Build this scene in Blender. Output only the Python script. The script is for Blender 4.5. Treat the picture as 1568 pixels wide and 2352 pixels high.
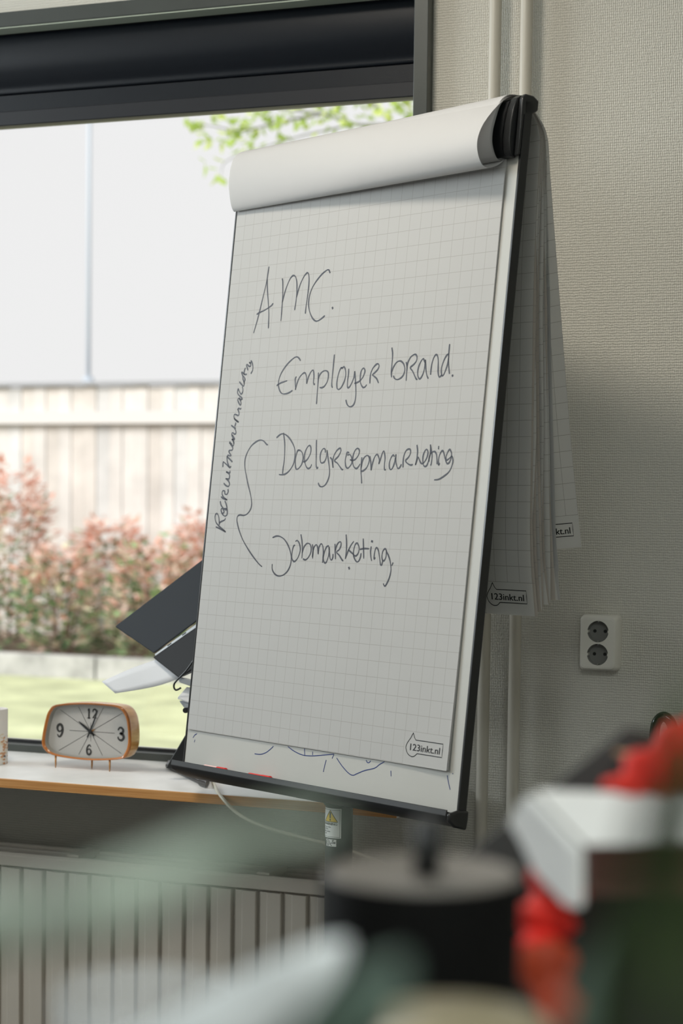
import bpy, bmesh, math, random
from mathutils import Matrix, Vector, Euler

# ------------------------------------------------------------------ clear
for o in list(bpy.data.objects): bpy.data.objects.remove(o, do_unlink=True)
scene = bpy.context.scene
COL = scene.collection
R = math.radians

# ------------------------------------------------------------------ camera (world: wall plane y=0, room at y<0, z up)
cam_d = bpy.data.cameras.new('camera'); cam = bpy.data.objects.new('camera', cam_d); COL.objects.link(cam)
cam_d.sensor_fit = 'VERTICAL'; cam_d.sensor_height = 36.0; cam_d.sensor_width = 24.0
cam_d.lens = 4447.6 / 2352 * 36.0
cam_d.shift_y = 261.4 / 2352
rt = Vector((0.9257, 0.3781, 0.0125)); dn = Vector((0.0354, -0.0536, -0.9979)); fw = Vector((-0.3766, 0.9242, -0.0630))
cm = Matrix(((rt.x, -dn.x, -fw.x, 0.0), (rt.y, -dn.y, -fw.y, -3.3586), (rt.z, -dn.z, -fw.z, 1.40), (0, 0, 0, 1)))
cam.matrix_world = cm
cam_d.clip_start = 0.05; cam_d.clip_end = 200
cam_d.dof.use_dof = True; cam_d.dof.focus_distance = 3.12; cam_d.dof.aperture_fstop = 4.6; cam_d.dof.aperture_blades = 9
scene.camera = cam

# ------------------------------------------------------------------ world: bright overcast sky
w = bpy.data.worlds.new('overcast_sky'); scene.world = w; w.use_nodes = True
bg = w.node_tree.nodes['Background']; bg.inputs['Color'].default_value = (1.0, 1.0, 1.0, 1); bg.inputs['Strength'].default_value = 0.90

# ------------------------------------------------------------------ lights
def sun(name, rot, energy, angle, col):
    d = bpy.data.lights.new(name, 'SUN'); d.energy = energy; d.angle = angle; d.color = col
    o = bpy.data.objects.new(name, d); COL.objects.link(o); o.rotation_euler = rot; return o
sun('hazy_sun', (R(52), 0, R(-18)), 4.6, R(40), (1.0, 0.98, 0.94))
def area(name, loc, rot, sx, sy, energy, col):
    d = bpy.data.lights.new(name, 'AREA'); d.shape = 'RECTANGLE'; d.size = sx; d.size_y = sy; d.energy = energy; d.color = col
    o = bpy.data.objects.new(name, d); COL.objects.link(o); o.location = loc; o.rotation_euler = rot; return o
area('ceiling_panel_light', (-1.50, -1.35, 2.87), (0, 0, 0), 0.4, 0.4, 22, (1.0, 0.92, 0.80))
area('rear_fill_light', (0.2, -3.7, 2.87), (0, 0, 0), 1.2, 0.6, 34, (0.93, 1.0, 0.96))  # unseen lamp above and behind the camera, adding general fill
area('side_fill_light', (-4.40, -1.35, 2.20), (0, R(-90), 0), 0.9, 2.0, 68, (0.88, 0.96, 1.0))  # added unseen area light for cool side fill; no window built there
scene.view_settings.view_transform = 'Standard'; scene.view_settings.look = 'None'
scene.view_settings.exposure = 0.0; scene.view_settings.gamma = 1.0; scene.view_settings.use_curve_mapping = False

# ------------------------------------------------------------------ materials
MATS = {}
def nn(nt, t, **kw):
    n = nt.nodes.new(t)
    for k, v in kw.items(): setattr(n, k, v)
    return n
def mat(name, col, rough=0.5, spec=0.5, metal=0.0, noise=None, bump=None, trans=0.0, coat=0.0):
    """noise=(scale, amount): gentle procedural colour variation; bump=(scale, distance)"""
    if name in MATS: return MATS[name]
    m = bpy.data.materials.new(name); m.use_nodes = True; nt = m.node_tree
    b = nt.nodes['Principled BSDF']; out = nt.nodes['Material Output']
    b.inputs['Base Color'].default_value = (*col, 1); b.inputs['Roughness'].default_value = rough
    b.inputs['Specular IOR Level'].default_value = spec; b.inputs['Metallic'].default_value = metal
    if coat: b.inputs['Coat Weight'].default_value = coat
    tc = nn(nt, 'ShaderNodeTexCoord')
    if noise:
        t = nn(nt, 'ShaderNodeTexNoise'); t.inputs['Scale'].default_value = noise[0]; t.inputs['Detail'].default_value = 4
        nt.links.new(tc.outputs['Object'], t.inputs['Vector'])
        r = nn(nt, 'ShaderNodeValToRGB'); a = noise[1]
        r.color_ramp.elements[0].position = 0.3; r.color_ramp.elements[1].position = 0.7
        r.color_ramp.elements[0].color = (*[max(0, c * (1 - a)) for c in col], 1); r.color_ramp.elements[1].color = (*[min(1, c * (1 + a)) for c in col], 1)
        nt.links.new(t.outputs['Fac'], r.inputs['Fac']); nt.links.new(r.outputs['Color'], b.inputs['Base Color'])
    if bump:
        t2 = nn(nt, 'ShaderNodeTexNoise'); t2.inputs['Scale'].default_value = bump[0]; t2.inputs['Detail'].default_value = 3
        nt.links.new(tc.outputs['Object'], t2.inputs['Vector'])
        bp = nn(nt, 'ShaderNodeBump'); bp.inputs['Distance'].default_value = bump[1]
        nt.links.new(t2.outputs['Fac'], bp.inputs['Height']); nt.links.new(bp.outputs['Normal'], b.inputs['Normal'])
    if trans:
        tr = nn(nt, 'ShaderNodeBsdfTranslucent'); tr.inputs['Color'].default_value = (*col, 1)
        mx = nn(nt, 'ShaderNodeMixShader'); mx.inputs['Fac'].default_value = trans
        nt.links.new(b.outputs['BSDF'], mx.inputs[1]); nt.links.new(tr.outputs['BSDF'], mx.inputs[2]); nt.links.new(mx.outputs[0], out.inputs['Surface'])
    MATS[name] = m; return m
def math_node(nt, op, a, b=None):
    n = nn(nt, 'ShaderNodeMath', operation=op)
    for i, v in enumerate((a, b)):
        if v is None: continue
        if isinstance(v, (int, float)): n.inputs[i].default_value = v
        else: nt.links.new(v, n.inputs[i])
    return n.outputs[0]
def paper_mat(name, col, grid=True, trans=0.18):
    """flip chart paper: 25 mm grid printed in UV space (UV in millimetres of the page)"""
    m = bpy.data.materials.new(name); m.use_nodes = True; nt = m.node_tree
    b = nt.nodes['Principled BSDF']; out = nt.nodes['Material Output']
    b.inputs['Roughness'].default_value = 0.62; b.inputs['Specular IOR Level'].default_value = 0.25
    base = nn(nt, 'ShaderNodeRGB'); base.outputs[0].default_value = (*col, 1); colour = base.outputs[0]
    if grid:
        uv = nn(nt, 'ShaderNodeUVMap', uv_map='UVMap'); sp = nn(nt, 'ShaderNodeSeparateXYZ'); nt.links.new(uv.outputs[0], sp.inputs[0])
        def line(s):
            a = math_node(nt, 'DIVIDE', s, 25.0); a = math_node(nt, 'ADD', a, 0.5); a = math_node(nt, 'FRACT', a)
            a = math_node(nt, 'SUBTRACT', a, 0.5); a = math_node(nt, 'ABSOLUTE', a); return math_node(nt, 'LESS_THAN', a, 0.0175)
        ln = math_node(nt, 'MAXIMUM', line(sp.outputs[0]), line(sp.outputs[1]))
        blank = math_node(nt, 'MULTIPLY', math_node(nt, 'GREATER_THAN', sp.outputs[0], 226.0), math_node(nt, 'GREATER_THAN', sp.outputs[1], 425.6))
        ln = math_node(nt, 'MULTIPLY', ln, math_node(nt, 'SUBTRACT', 1.0, blank))
        ns = nn(nt, 'ShaderNodeTexNoise'); ns.inputs['Scale'].default_value = 0.012; nt.links.new(uv.outputs[0], ns.inputs['Vector'])
        ln = math_node(nt, 'MULTIPLY', ln, math_node(nt, 'ADD', math_node(nt, 'MULTIPLY', ns.outputs['Fac'], 0.5), 0.5))
        mx = nn(nt, 'ShaderNodeMix', data_type='RGBA'); nt.links.new(ln, mx.inputs['Factor'])
        mx.inputs['A'].default_value = (*col, 1); mx.inputs['B'].default_value = (0.40, 0.385, 0.37, 1)
        colour = mx.outputs['Result']
    tc = nn(nt, 'ShaderNodeTexCoord'); t2 = nn(nt, 'ShaderNodeTexNoise'); t2.inputs['Scale'].default_value = 9; t2.inputs['Detail'].default_value = 2
    nt.links.new(tc.outputs['Object'], t2.inputs['Vector'])
    bp = nn(nt, 'ShaderNodeBump'); bp.inputs['Distance'].default_value = 0.004; bp.inputs['Strength'].default_value = 0.35
    nt.links.new(t2.outputs['Fac'], bp.inputs['Height']); nt.links.new(bp.outputs['Normal'], b.inputs['Normal'])
    nt.links.new(colour, b.inputs['Base Color'])
    tr = nn(nt, 'ShaderNodeBsdfTranslucent'); nt.links.new(colour, tr.inputs['Color'])
    mx2 = nn(nt, 'ShaderNodeMixShader'); mx2.inputs['Fac'].default_value = trans
    nt.links.new(b.outputs['BSDF'], mx2.inputs[1]); nt.links.new(tr.outputs['BSDF'], mx2.inputs[2]); nt.links.new(mx2.outputs[0], out.inputs['Surface'])
    MATS[name] = m; return m
def weave_mat(name, col):
    """painted glass-fibre wallpaper with a coarse weave"""
    m = mat(name, col, 0.62, 0.35); nt = m.node_tree; b = nt.nodes['Principled BSDF']
    tc = nn(nt, 'ShaderNodeTexCoord')
    def wave(direction, period, dist):
        wv = nn(nt, 'ShaderNodeTexWave', wave_type='BANDS', bands_direction=direction)
        wv.inputs['Scale'].default_value = 0.31416 / period; wv.inputs['Distortion'].default_value = dist
        wv.inputs['Detail'].default_value = 1.0; wv.inputs['Detail Scale'].default_value = 1.6
        nt.links.new(tc.outputs['Object'], wv.inputs['Vector']); return wv.outputs['Fac']
    a = wave('X', 0.0034, 2.2); c = wave('Z', 0.0048, 2.6)
    ns = nn(nt, 'ShaderNodeTexNoise'); ns.inputs['Scale'].default_value = 130; ns.inputs['Detail'].default_value = 2; nt.links.new(tc.outputs['Object'], ns.inputs['Vector'])
    h = math_node(nt, 'ADD', math_node(nt, 'MULTIPLY', a, 0.75), math_node(nt, 'MULTIPLY', c, 0.75))
    h = math_node(nt, 'ADD', h, math_node(nt, 'MULTIPLY', ns.outputs['Fac'], 1.1))
    bp = nn(nt, 'ShaderNodeBump'); bp.inputs['Distance'].default_value = 0.0012; bp.inputs['Strength'].default_value = 0.8
    nt.links.new(h, bp.inputs['Height']); nt.links.new(bp.outputs['Normal'], b.inputs['Normal'])
    return m
def wood_mat(name, c1, c2, axis_scale=(2, 30, 60), rough=0.45):
    m = mat(name, c1, rough, 0.4); nt = m.node_tree; b = nt.nodes['Principled BSDF']
    tc = nn(nt, 'ShaderNodeTexCoord'); mp = nn(nt, 'ShaderNodeMapping'); mp.inputs['Scale'].default_value = axis_scale
    nt.links.new(tc.outputs['Object'], mp.inputs['Vector'])
    t = nn(nt, 'ShaderNodeTexNoise'); t.inputs['Scale'].default_value = 1.5; t.inputs['Detail'].default_value = 6; t.inputs['Distortion'].default_value = 0.6
    nt.links.new(mp.outputs[0], t.inputs['Vector'])
    r = nn(nt, 'ShaderNodeValToRGB'); r.color_ramp.elements[0].position = 0.35; r.color_ramp.elements[1].position = 0.65
    r.color_ramp.elements[0].color = (*c1, 1); r.color_ramp.elements[1].color = (*c2, 1)
    nt.links.new(t.outputs['Fac'], r.inputs['Fac']); nt.links.new(r.outputs['Color'], b.inputs['Base Color'])
    return m
def glass_mat(name, tint=(1, 1, 1), refl=0.06):
    """clear pane: transparent with a fresnel-like sheen"""
    m = bpy.data.materials.new(name); m.use_nodes = True; nt = m.node_tree; nt.nodes.remove(nt.nodes['Principled BSDF'])
    out = nt.nodes['Material Output']; t = nn(nt, 'ShaderNodeBsdfTransparent'); t.inputs['Color'].default_value = (*tint, 1)
    g = nn(nt, 'ShaderNodeBsdfGlossy'); g.inputs['Roughness'].default_value = 0.03
    fr = nn(nt, 'ShaderNodeFresnel'); fr.inputs['IOR'].default_value = 1.35
    mx = nn(nt, 'ShaderNodeMixShader'); nt.links.new(fr.outputs[0], mx.inputs['Fac'])
    nt.links.new(t.outputs[0], mx.inputs[1]); nt.links.new(g.outputs[0], mx.inputs[2]); nt.links.new(mx.outputs[0], out.inputs['Surface'])
    MATS[name] = m; return m

# ------------------------------------------------------------------ mesh builder (world coordinates)
class MB:
    def __init__(s): s.v = []; s.f = []; s.uv = []; s.mi = []; s.hasuv = False
    def add(s, vs, fs, uvs=None, mi=0):
        o = len(s.v); s.v += [tuple(p) for p in vs]
        for f in fs: s.f.append(tuple(o + i for i in f)); s.mi.append(mi)
        if uvs: s.hasuv = True; s.uv += [tuple(q) for q in uvs]
        else: s.uv += [(0, 0)] * len(vs)
        return s
    def hexa(s, p):      # 8 corners: bottom loop 0-3, top loop 4-7
        return s.add(p, [(3, 2, 1, 0), (4, 5, 6, 7), (0, 1, 5, 4), (1, 2, 6, 5), (2, 3, 7, 6), (3, 0, 4, 7)])
    def box(s, x0, x1, y0, y1, z0, z1, fn=None):
        p = [(x0, y0, z0), (x1, y0, z0), (x1, y1, z0), (x0, y1, z0), (x0, y0, z1), (x1, y0, z1), (x1, y1, z1), (x0, y1, z1)]
        if fn: p = [fn(*q) for q in p]
        return s.hexa(p)
    def prism(s, poly, a, b, fn):   # polygon (p,q) swept from a to b; fn(p,q,t) -> world
        n = len(poly); vs = [fn(p, q, a) for p, q in poly] + [fn(p, q, b) for p, q in poly]
        fs = [tuple(range(n - 1, -1, -1)), tuple(range(n, 2 * n))] + [(i, (i + 1) % n, n + (i + 1) % n, n + i) for i in range(n)]
        return s.add(vs, fs)
    def tube(s, pts, r, n=10, caps=True):
        pts = [Vector(p) for p in pts]; rr = r if isinstance(r, (list, tuple)) else [r] * len(pts)
        ref = None; vs = []
        for i, p in enumerate(pts):
            t = (pts[min(i + 1, len(pts) - 1)] - pts[max(i - 1, 0)]).normalized()
            if ref is None: ref = t.orthogonal().normalized()
            ref = (ref - t * ref.dot(t)).normalized(); bi = t.cross(ref)
            for k in range(n):
                a = 2 * math.pi * k / n; vs.append(p + (ref * math.cos(a) + bi * math.sin(a)) * rr[i])
        fs = []
        for i in range(len(pts) - 1):
            for k in range(n): fs.append((i * n + k, i * n + (k + 1) % n, (i + 1) * n + (k + 1) % n, (i + 1) * n + k))
        if caps: fs += [tuple(range(n - 1, -1, -1)), tuple(range((len(pts) - 1) * n, len(pts) * n))]
        return s.add(vs, fs)
    def lathe(s, prof, c, n=32, axis=(0, 0, 1)):   # prof [(r,h)], closed ends when r=0
        ax = Vector(axis).normalized(); e1 = ax.orthogonal().normalized(); e2 = ax.cross(e1); c = Vector(c); vs = []; fs = []
        for r, h in prof:
            for k in range(n):
                a = 2 * math.pi * k / n; vs.append(c + ax * h + (e1 * math.cos(a) + e2 * math.sin(a)) * max(r, 1e-5))
        for i in range(len(prof) - 1):
            for k in range(n): fs.append((i * n + k, i * n + (k + 1) % n, (i + 1) * n + (k + 1) % n, (i + 1) * n + k))
        return s.add(vs, fs)
    def grid(s, fn, nu, nv, uvfn=None, mi=0):   # fn(i/nu, j/nv) -> world
        vs = [fn(i / nu, j / nv) for j in range(nv + 1) for i in range(nu + 1)]
        fs = [(j * (nu + 1) + i, j * (nu + 1) + i + 1, (j + 1) * (nu + 1) + i + 1, (j + 1) * (nu + 1) + i) for j in range(nv) for i in range(nu)]
        return s.add(vs, fs, [uvfn(i / nu, j / nv) for j in range(nv + 1) for i in range(nu + 1)] if uvfn else None, mi)
def wpos(parent):
    p = Vector((0, 0, 0))
    while parent is not None: p += parent.location; parent = parent.parent
    return p
def build(name, mb, material, parent=None, loc=None, smooth=False, bevel=0.0, solid=0.0, seg=2, kind=None, label=None):
    base = wpos(parent)
    if loc is not None and parent is None: base = Vector(loc)
    me = bpy.data.meshes.new(name); me.from_pydata([(Vector(p) - base)[:] for p in mb.v], [], mb.f)
    mats = material if isinstance(material, (list, tuple)) else [material]
    for m in mats: me.materials.append(m)
    if len(mats) > 1:
        for p, i in zip(me.polygons, mb.mi): p.material_index = i
    if mb.hasuv:
        uvl = me.uv_layers.new(name='UVMap')
        for lp in me.loops: uvl.data[lp.index].uv = mb.uv[lp.vertex_index]
    bm = bmesh.new(); bm.from_mesh(me)
    if not mb.hasuv: bmesh.ops.recalc_face_normals(bm, faces=bm.faces)
    bm.to_mesh(me); bm.free()
    o = bpy.data.objects.new(name, me); COL.objects.link(o)
    if parent is not None: o.parent = parent
    elif loc is not None: o.location = loc
    if smooth:
        for p in me.polygons: p.use_smooth = True
    if solid: md = o.modifiers.new('thickness', 'SOLIDIFY'); md.thickness = solid; md.offset = 0
    if bevel:
        md = o.modifiers.new('edge', 'BEVEL'); md.width = bevel; md.segments = seg; md.limit_method = 'ANGLE'; md.angle_limit = R(35)
        if smooth: md.harden_normals = False
    if kind: o['kind'] = kind
    if label: o['label'] = label
    return o
def smooth_by_angle(o, deg=40):
    me = o.data
    for p in me.polygons: p.use_smooth = True
    me.set_sharp_from_angle(angle=R(deg))
    return o
def thing(name, label, cat, loc, group=None):
    o = bpy.data.objects.new(name, None); COL.objects.link(o); o.location = loc; o.empty_display_size = 0.05
    o['label'] = label; o['category'] = cat
    if group: o['group'] = group
    return o
def tag(o, label, cat, group=None):
    o['label'] = label; o['category'] = cat
    if group: o['group'] = group
    return o
def struct(o): o['kind'] = 'structure'; return o
def catmull(pts, k=5, closed=False):
    out = []; n = len(pts)
    if n < 3:
        return [tuple(p) for p in pts]
    rng = n if closed else n - 1
    for i in range(rng):
        if closed: p0, p1, p2, p3 = pts[(i - 1) % n], pts[i], pts[(i + 1) % n], pts[(i + 2) % n]
        else: p0, p1, p2, p3 = pts[max(i - 1, 0)], pts[i], pts[i + 1], pts[min(i + 2, n - 1)]
        for j in range(k):
            t = j / k
            out.append(tuple(0.5 * ((2 * b) + (c - a) * t + (2 * a - 5 * b + 4 * c - d) * t * t + (3 * b - a - 3 * c + d) * t ** 3) for a, b, c, d in zip(p0, p1, p2, p3)))
    if not closed: out.append(tuple(pts[-1]))
    return out
def ribbon(mb, pts, width, fn, lift=0.0):
    """flat ink line: pts 2-D, width number or list, fn(a, b, lift) -> world"""
    n = len(pts); ws = width if isinstance(width, (list, tuple)) else [width] * n
    L = []
    for i, (a, b) in enumerate(pts):
        x0, y0 = pts[max(i - 1, 0)][:2]; x1, y1 = pts[min(i + 1, n - 1)][:2]
        dx, dy = x1 - x0, y1 - y0; l = math.hypot(dx, dy) or 1; h = ws[i] / 2
        if i == 0: a -= dx / l * h * .6; b -= dy / l * h * .6
        if i == n - 1: a += dx / l * h * .6; b += dy / l * h * .6
        L.append((a - dy / l * h, b + dx / l * h)); L.append((a + dy / l * h, b - dx / l * h))
    mb.add([fn(a, b, lift) for a, b in L], [(2 * i, 2 * i + 1, 2 * i + 3, 2 * i + 2) for i in range(n - 1)])
def text_mesh(mb, txt, fn, height, x0, y0, xscale=1.0, italic=0.0):
    """flat lettering from the built-in font; fn(x, y) -> world, y up"""
    cu = bpy.data.curves.new('lettering', 'FONT'); cu.body = txt; cu.size = 1.0; cu.resolution_u = 3
    ob = bpy.data.objects.new('lettering', cu); COL.objects.link(ob)
    dg = bpy.context.evaluated_depsgraph_get(); me = ob.evaluated_get(dg).to_mesh()
    vs = [fn(x0 + v.co.x * height * xscale / 0.73 + v.co.y * italic, y0 + v.co.y * height / 0.73) for v in me.vertices]
    wd = max(v.co.x for v in me.vertices) * height * xscale / 0.73
    mb.add(vs, [tuple(p.vertices) for p in me.polygons]); ob.to_mesh_clear(); bpy.data.objects.remove(ob, do_unlink=True); bpy.data.curves.remove(cu)
    return wd

# ================================================================== palette
M_WALL = weave_mat('woven_wallpaper_beige', (0.685, 0.665, 0.595))
M_CEIL = mat('ceiling_white', (0.78, 0.77, 0.74), 0.8)
M_FLOOR = mat('carpet_grey', (0.09, 0.09, 0.095), 0.95, 0.1, noise=(60, 0.25), bump=(300, 0.002))
M_FRAME = mat('window_frame_anthracite', (0.050, 0.056, 0.051), 0.38, 0.5, noise=(6, 0.15))
M_BLIND = mat('blind_navy', (0.004, 0.006, 0.010), 0.42, 0.3, bump=(900, 0.0002))
M_BAR = mat('blind_bar', (0.016, 0.017, 0.021), 0.45, 0.35)
M_GASKET = mat('gasket_black', (0.01, 0.01, 0.012), 0.5)
M_GLASS = glass_mat('window_glass')
M_SILL = mat('sill_laminate', (0.74, 0.74, 0.73), 0.42, 0.45, noise=(14, 0.06))
M_PLY = wood_mat('sill_edge_wood', (0.46, 0.21, 0.065), (0.60, 0.32, 0.12), (3, 40, 190), 0.4)
M_PIPE = mat('pipe_paint', (0.56, 0.53, 0.46), 0.35, 0.5)
M_RAD = mat('radiator_paint', (0.50, 0.46, 0.40), 0.36, 0.5, noise=(3, 0.05))
M_SOCK = mat('socket_plastic', (0.74, 0.72, 0.66), 0.3, 0.5)
M_SOCKIN = mat('socket_inside', (0.24, 0.24, 0.23), 0.35, 0.5)
M_HOLE = mat('pin_hole', (0.008, 0.008, 0.008), 0.6)
M_STEEL = mat('steel', (0.65, 0.65, 0.63), 0.28, 0.5, 1.0)
M_BLACK = mat('black_plastic', (0.012, 0.013, 0.014), 0.3, 0.5)
M_BLACKM = mat('black_matt', (0.016, 0.017, 0.018), 0.5, 0.4)
M_WHITEB = mat('whiteboard_enamel', (0.47, 0.468, 0.44), 0.5, 0.5, noise=(5, 0.03))
M_COLUMN = mat('column_grey', (0.035, 0.038, 0.035), 0.42, 0.5)
M_PAPER = paper_mat('grid_paper', (0.56, 0.556, 0.545))
M_PAPERH = paper_mat('grid_paper_hanging_lit', (0.76, 0.755, 0.74), trans=0.38)  # same paper, colour raised to make up for light missing behind the board
M_PAPERSHADE = paper_mat('grid_paper_edge_shade', (0.58, 0.53, 0.48), trans=0.25)  # darker copy for every other sheet: shade between stacked edges put into colour
M_PAPERW = paper_mat('plain_paper', (0.62, 0.615, 0.61), grid=False)
M_INK = mat('marker_ink', (0.010, 0.010, 0.022), 0.45, 0.3)
M_BLUE = mat('blue_marker', (0.012, 0.03, 0.16), 0.4)
M_PRINT = mat('printed_black', (0.03, 0.03, 0.032), 0.5, 0.2)

# ================================================================== the room
XR = -1.2150          # right side of the window opening
wall = MB()
wall.box(XR, 1.6, 0, 0.3, 0, 2.9); wall.box(-4.5, -4.25, 0, 0.3, 0, 2.9)
wall.box(-4.25, XR, 0, 0.3, 2.340, 2.9); wall.box(-4.25, XR, 0, 0.3, 0, 0.872)
struct(build('wall_window', wall, M_WALL))
struct(build('floor', MB().box(-4.5, 1.6, -6.0, 0, -0.1, 0), M_FLOOR))
struct(build('ceiling', MB().box(-4.7, 1.8, -6.2, 0.3, 2.9, 3.0), M_CEIL))
struct(build('wall_left', MB().box(-4.7, -4.5, -6.0, 0, 0, 2.9), M_CEIL))
struct(build('wall_right', MB().box(1.6, 1.8, -6.0, 0.3, 0, 2.9), M_WALL))
struct(build('wall_back', MB().box(-4.7, 1.8, -6.2, -6.0, 0, 2.9), M_CEIL))

# ---- window
win = bpy.data.objects.new('window_1', None); COL.objects.link(win); win.location = (-2.7, 0.04, 0.888); struct(win)
YF = -0.028
build('frame_head', MB().box(-4.25, -1.2041, YF, 0.0175, 2.327, 2.3555), M_FRAME, win, bevel=0.0015)
build('head_strip', MB().box(-4.25, -1.2315, YF + .0025, 0.0180, 2.3245, 2.3268), mat('strip_pale', (.40, .45, .37), .3), win)  # pale strip along the underside of the frame head
build('frame_jamb', MB().box(-1.2310, -1.2041, YF, 0.075, 0.888, 2.327), M_FRAME, win, bevel=0.0012)
build('frame_jamb', MB().box(-4.25, -4.215, YF, 0.075, 0.888, 2.327), M_FRAME, win, bevel=0.0012)
build('frame_foot', MB().box(-4.215, -1.2310, 0.021, 0.085, 0.888, 0.903), M_FRAME, win, bevel=0.001)
build('glazing_gasket', MB().box(-4.215, -1.2310, 0.052, 0.066, 0.903, 0.9085), M_GASKET, win)
build('glazing_gasket', MB().box(-1.2345, -1.2312, 0.052, 0.066, 0.9085, 2.155), M_GASKET, win)
build('sash_rail', MB().box(-4.215, -1.2310, 0.062, 0.100, 2.1555, 2.34), M_FRAME, win)
build('pane', MB().box(-4.215, -1.2345, 0.068, 0.074, 0.9085, 2.1555), M_GLASS, win)
SR = -1.135
sill = build('window_sill', MB().box(-4.25, SR, -0.314, 0.021, 0.870, 0.888), M_SILL, win, bevel=0.001)
build('front_edging', MB().box(-4.25, SR, -0.3185, -0.3142, 0.8705, 0.8875), M_PLY, sill, bevel=0.001)

# ---- roller blind
rb = thing('roller_blind', 'dark navy roller blind rolled up under the window head', 'blind', (-2.7, 0.03, 2.2))
cy, cz, rr = 0.0585, 2.268, 0.0405
prof = [(cy - 0.030, 2.3265), (cy - 0.0375, 2.318), (cy - 0.040, 2.29), (cy - 0.036, 2.262), (cy - 0.026, 2.240), (cy - 0.016, 2.224), (cy - 0.014, 2.214), (cy - 0.004, 2.211), (cy + 0.003, 2.25), (cy + 0.003, 2.3265)]
prof = catmull(prof[:-2], 4) + prof[-2:]
smooth_by_angle(build('cassette', MB().prism(prof, -4.21, -1.2325, lambda p, q, t: (t, p, q)), M_BLIND, rb), 50)
build('rolled_fabric', MB().box(-4.21, -1.2325, 0.046, 0.060, 2.176, 2.2105), M_BLIND, rb)
build('bottom_bar', MB().box(-4.21, -1.2330, 0.038, 0.0615, 2.1495, 2.178), M_BAR, rb, bevel=0.002)

# ---- heating pipes on the wall
def pipe(x, label):
    o = build('heating_pipe', MB().tube([(x, -0.030, 0.0), (x, -0.030, 1.4), (x, -0.030, 2.9)], 0.0110, 20), M_PIPE, loc=(x, -0.03, 0), smooth=True)
    smooth_by_angle(o, 60); tag(o, label, 'pipe', 'heating pipes on the wall'); return o
XP1, XP2 = -1.0776, -1.0199
pipe(XP1, 'cream heating pipe on the wall, the one nearer the window')
pipe(XP2, 'cream heating pipe on the wall, the one nearer the socket')

# ---- double wall socket
SX, SZ, SY = -0.8675, 1.1600, -0.032
so = thing('wall_socket', 'cream double power socket mounted on the textured wall', 'socket', (SX, 0, SZ))
def rrect(hw, hh, r, n=6):
    out = []
    for cx, cz_, a0 in ((hw - r, hh - r, 0), (-hw + r, hh - r, 90), (-hw + r, -hh + r, 180), (hw - r, -hh + r, 270)):
        for i in range(n + 1): a = R(a0 + 90 * i / n); out.append((cx + r * math.cos(a), cz_ + r * math.sin(a)))
    return out
HW, HH = 0.0335, 0.0480
circ = 0.0190; dz = 0.0203
body = MB()
rings = [(HW + .0015, HH + .0015, 0.0085, 0.0), (HW + .0015, HH + .0015, 0.0085, -0.012), (HW, HH, 0.0085, -0.026), (HW - .0028, HH - .0028, 0.008, SY + .0006), (HW - .006, HH - .006, 0.007, SY)]
vs = []; fs = []
n = len(rrect(1, 1, .1))
for hw, hh, r, y in rings: vs += [(SX + a, y, SZ + b) for a, b in rrect(hw, hh, r)]
for i in range(len(rings) - 1):
    for k in range(n): fs.append((i * n + k, i * n + (k + 1) % n, (i + 1) * n + (k + 1) % n, (i + 1) * n + k))
body.add(vs, fs)
# face plate with two round openings (built as a bmesh fill)
bm = bmesh.new(); loop = [bm.verts.new((SX + a, SY, SZ + b)) for a, b in rrect(HW - .006, HH - .006, 0.007)]
eds = [bm.edges.new((loop[i], loop[(i + 1) % n])) for i in range(n)]
for s in (1, -1):
    cv = [bm.verts.new((SX + circ * math.cos(2 * math.pi * k / 40), SY, SZ + s * dz + circ * math.sin(2 * math.pi * k / 40))) for k in range(40)]
    eds += [bm.edges.new((cv[i], cv[(i + 1) % 40])) for i in range(40)]
bmesh.ops.triangle_fill(bm, use_beauty=True, edges=eds)
bm.verts.index_update(); body.add([v.co[:] for v in bm.verts], [tuple(v.index for v in f.verts) for f in bm.faces]); bm.free()
smooth_by_angle(build('cover_plate', body, M_SOCK, so), 35)
for s in (1, -1):
    c = (SX, SY, SZ + s * dz)
    well = MB().lathe([(circ, 0.0), (circ - 0.0006, 0.0155), (0, 0.0155)], c, 40, (0, 1, 0))
    ins = build('socket_insert', well, M_SOCKIN, so); smooth_by_angle(ins, 40)
    for sx in (-1, 1):
        build('pin_hole', MB().lathe([(0.0031, 0), (0.0031, -0.0003), (0, -0.0003)], (SX + sx * 0.0095, SY + 0.0155, SZ + s * dz), 16, (0, 1, 0)), M_HOLE, ins)
        build('guide_notch', MB().box(SX + sx * (circ - .0004) - .001, SX + sx * (circ - .0004) + .001, SY - .0002, SY + .012, SZ + s * dz - .0022, SZ + s * dz + .0022), M_SOCK, ins)
        build('earth_clip', MB().box(SX - 0.0013, SX + 0.0013, SY + 0.002, SY + 0.0152, SZ + s * dz + sx * 0.0175 - 0.0009, SZ + s * dz + sx * 0.0175 + 0.0009), M_STEEL, ins, bevel=0.0005)
    build('screw_head', MB().lathe([(0.0028, 0), (0.0026, -0.0008), (0, -0.0009)], (SX, SY + 0.0155, SZ + s * dz - 0.008 * s), 16, (0, 1, 0)), M_SOCKIN, ins)

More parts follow.
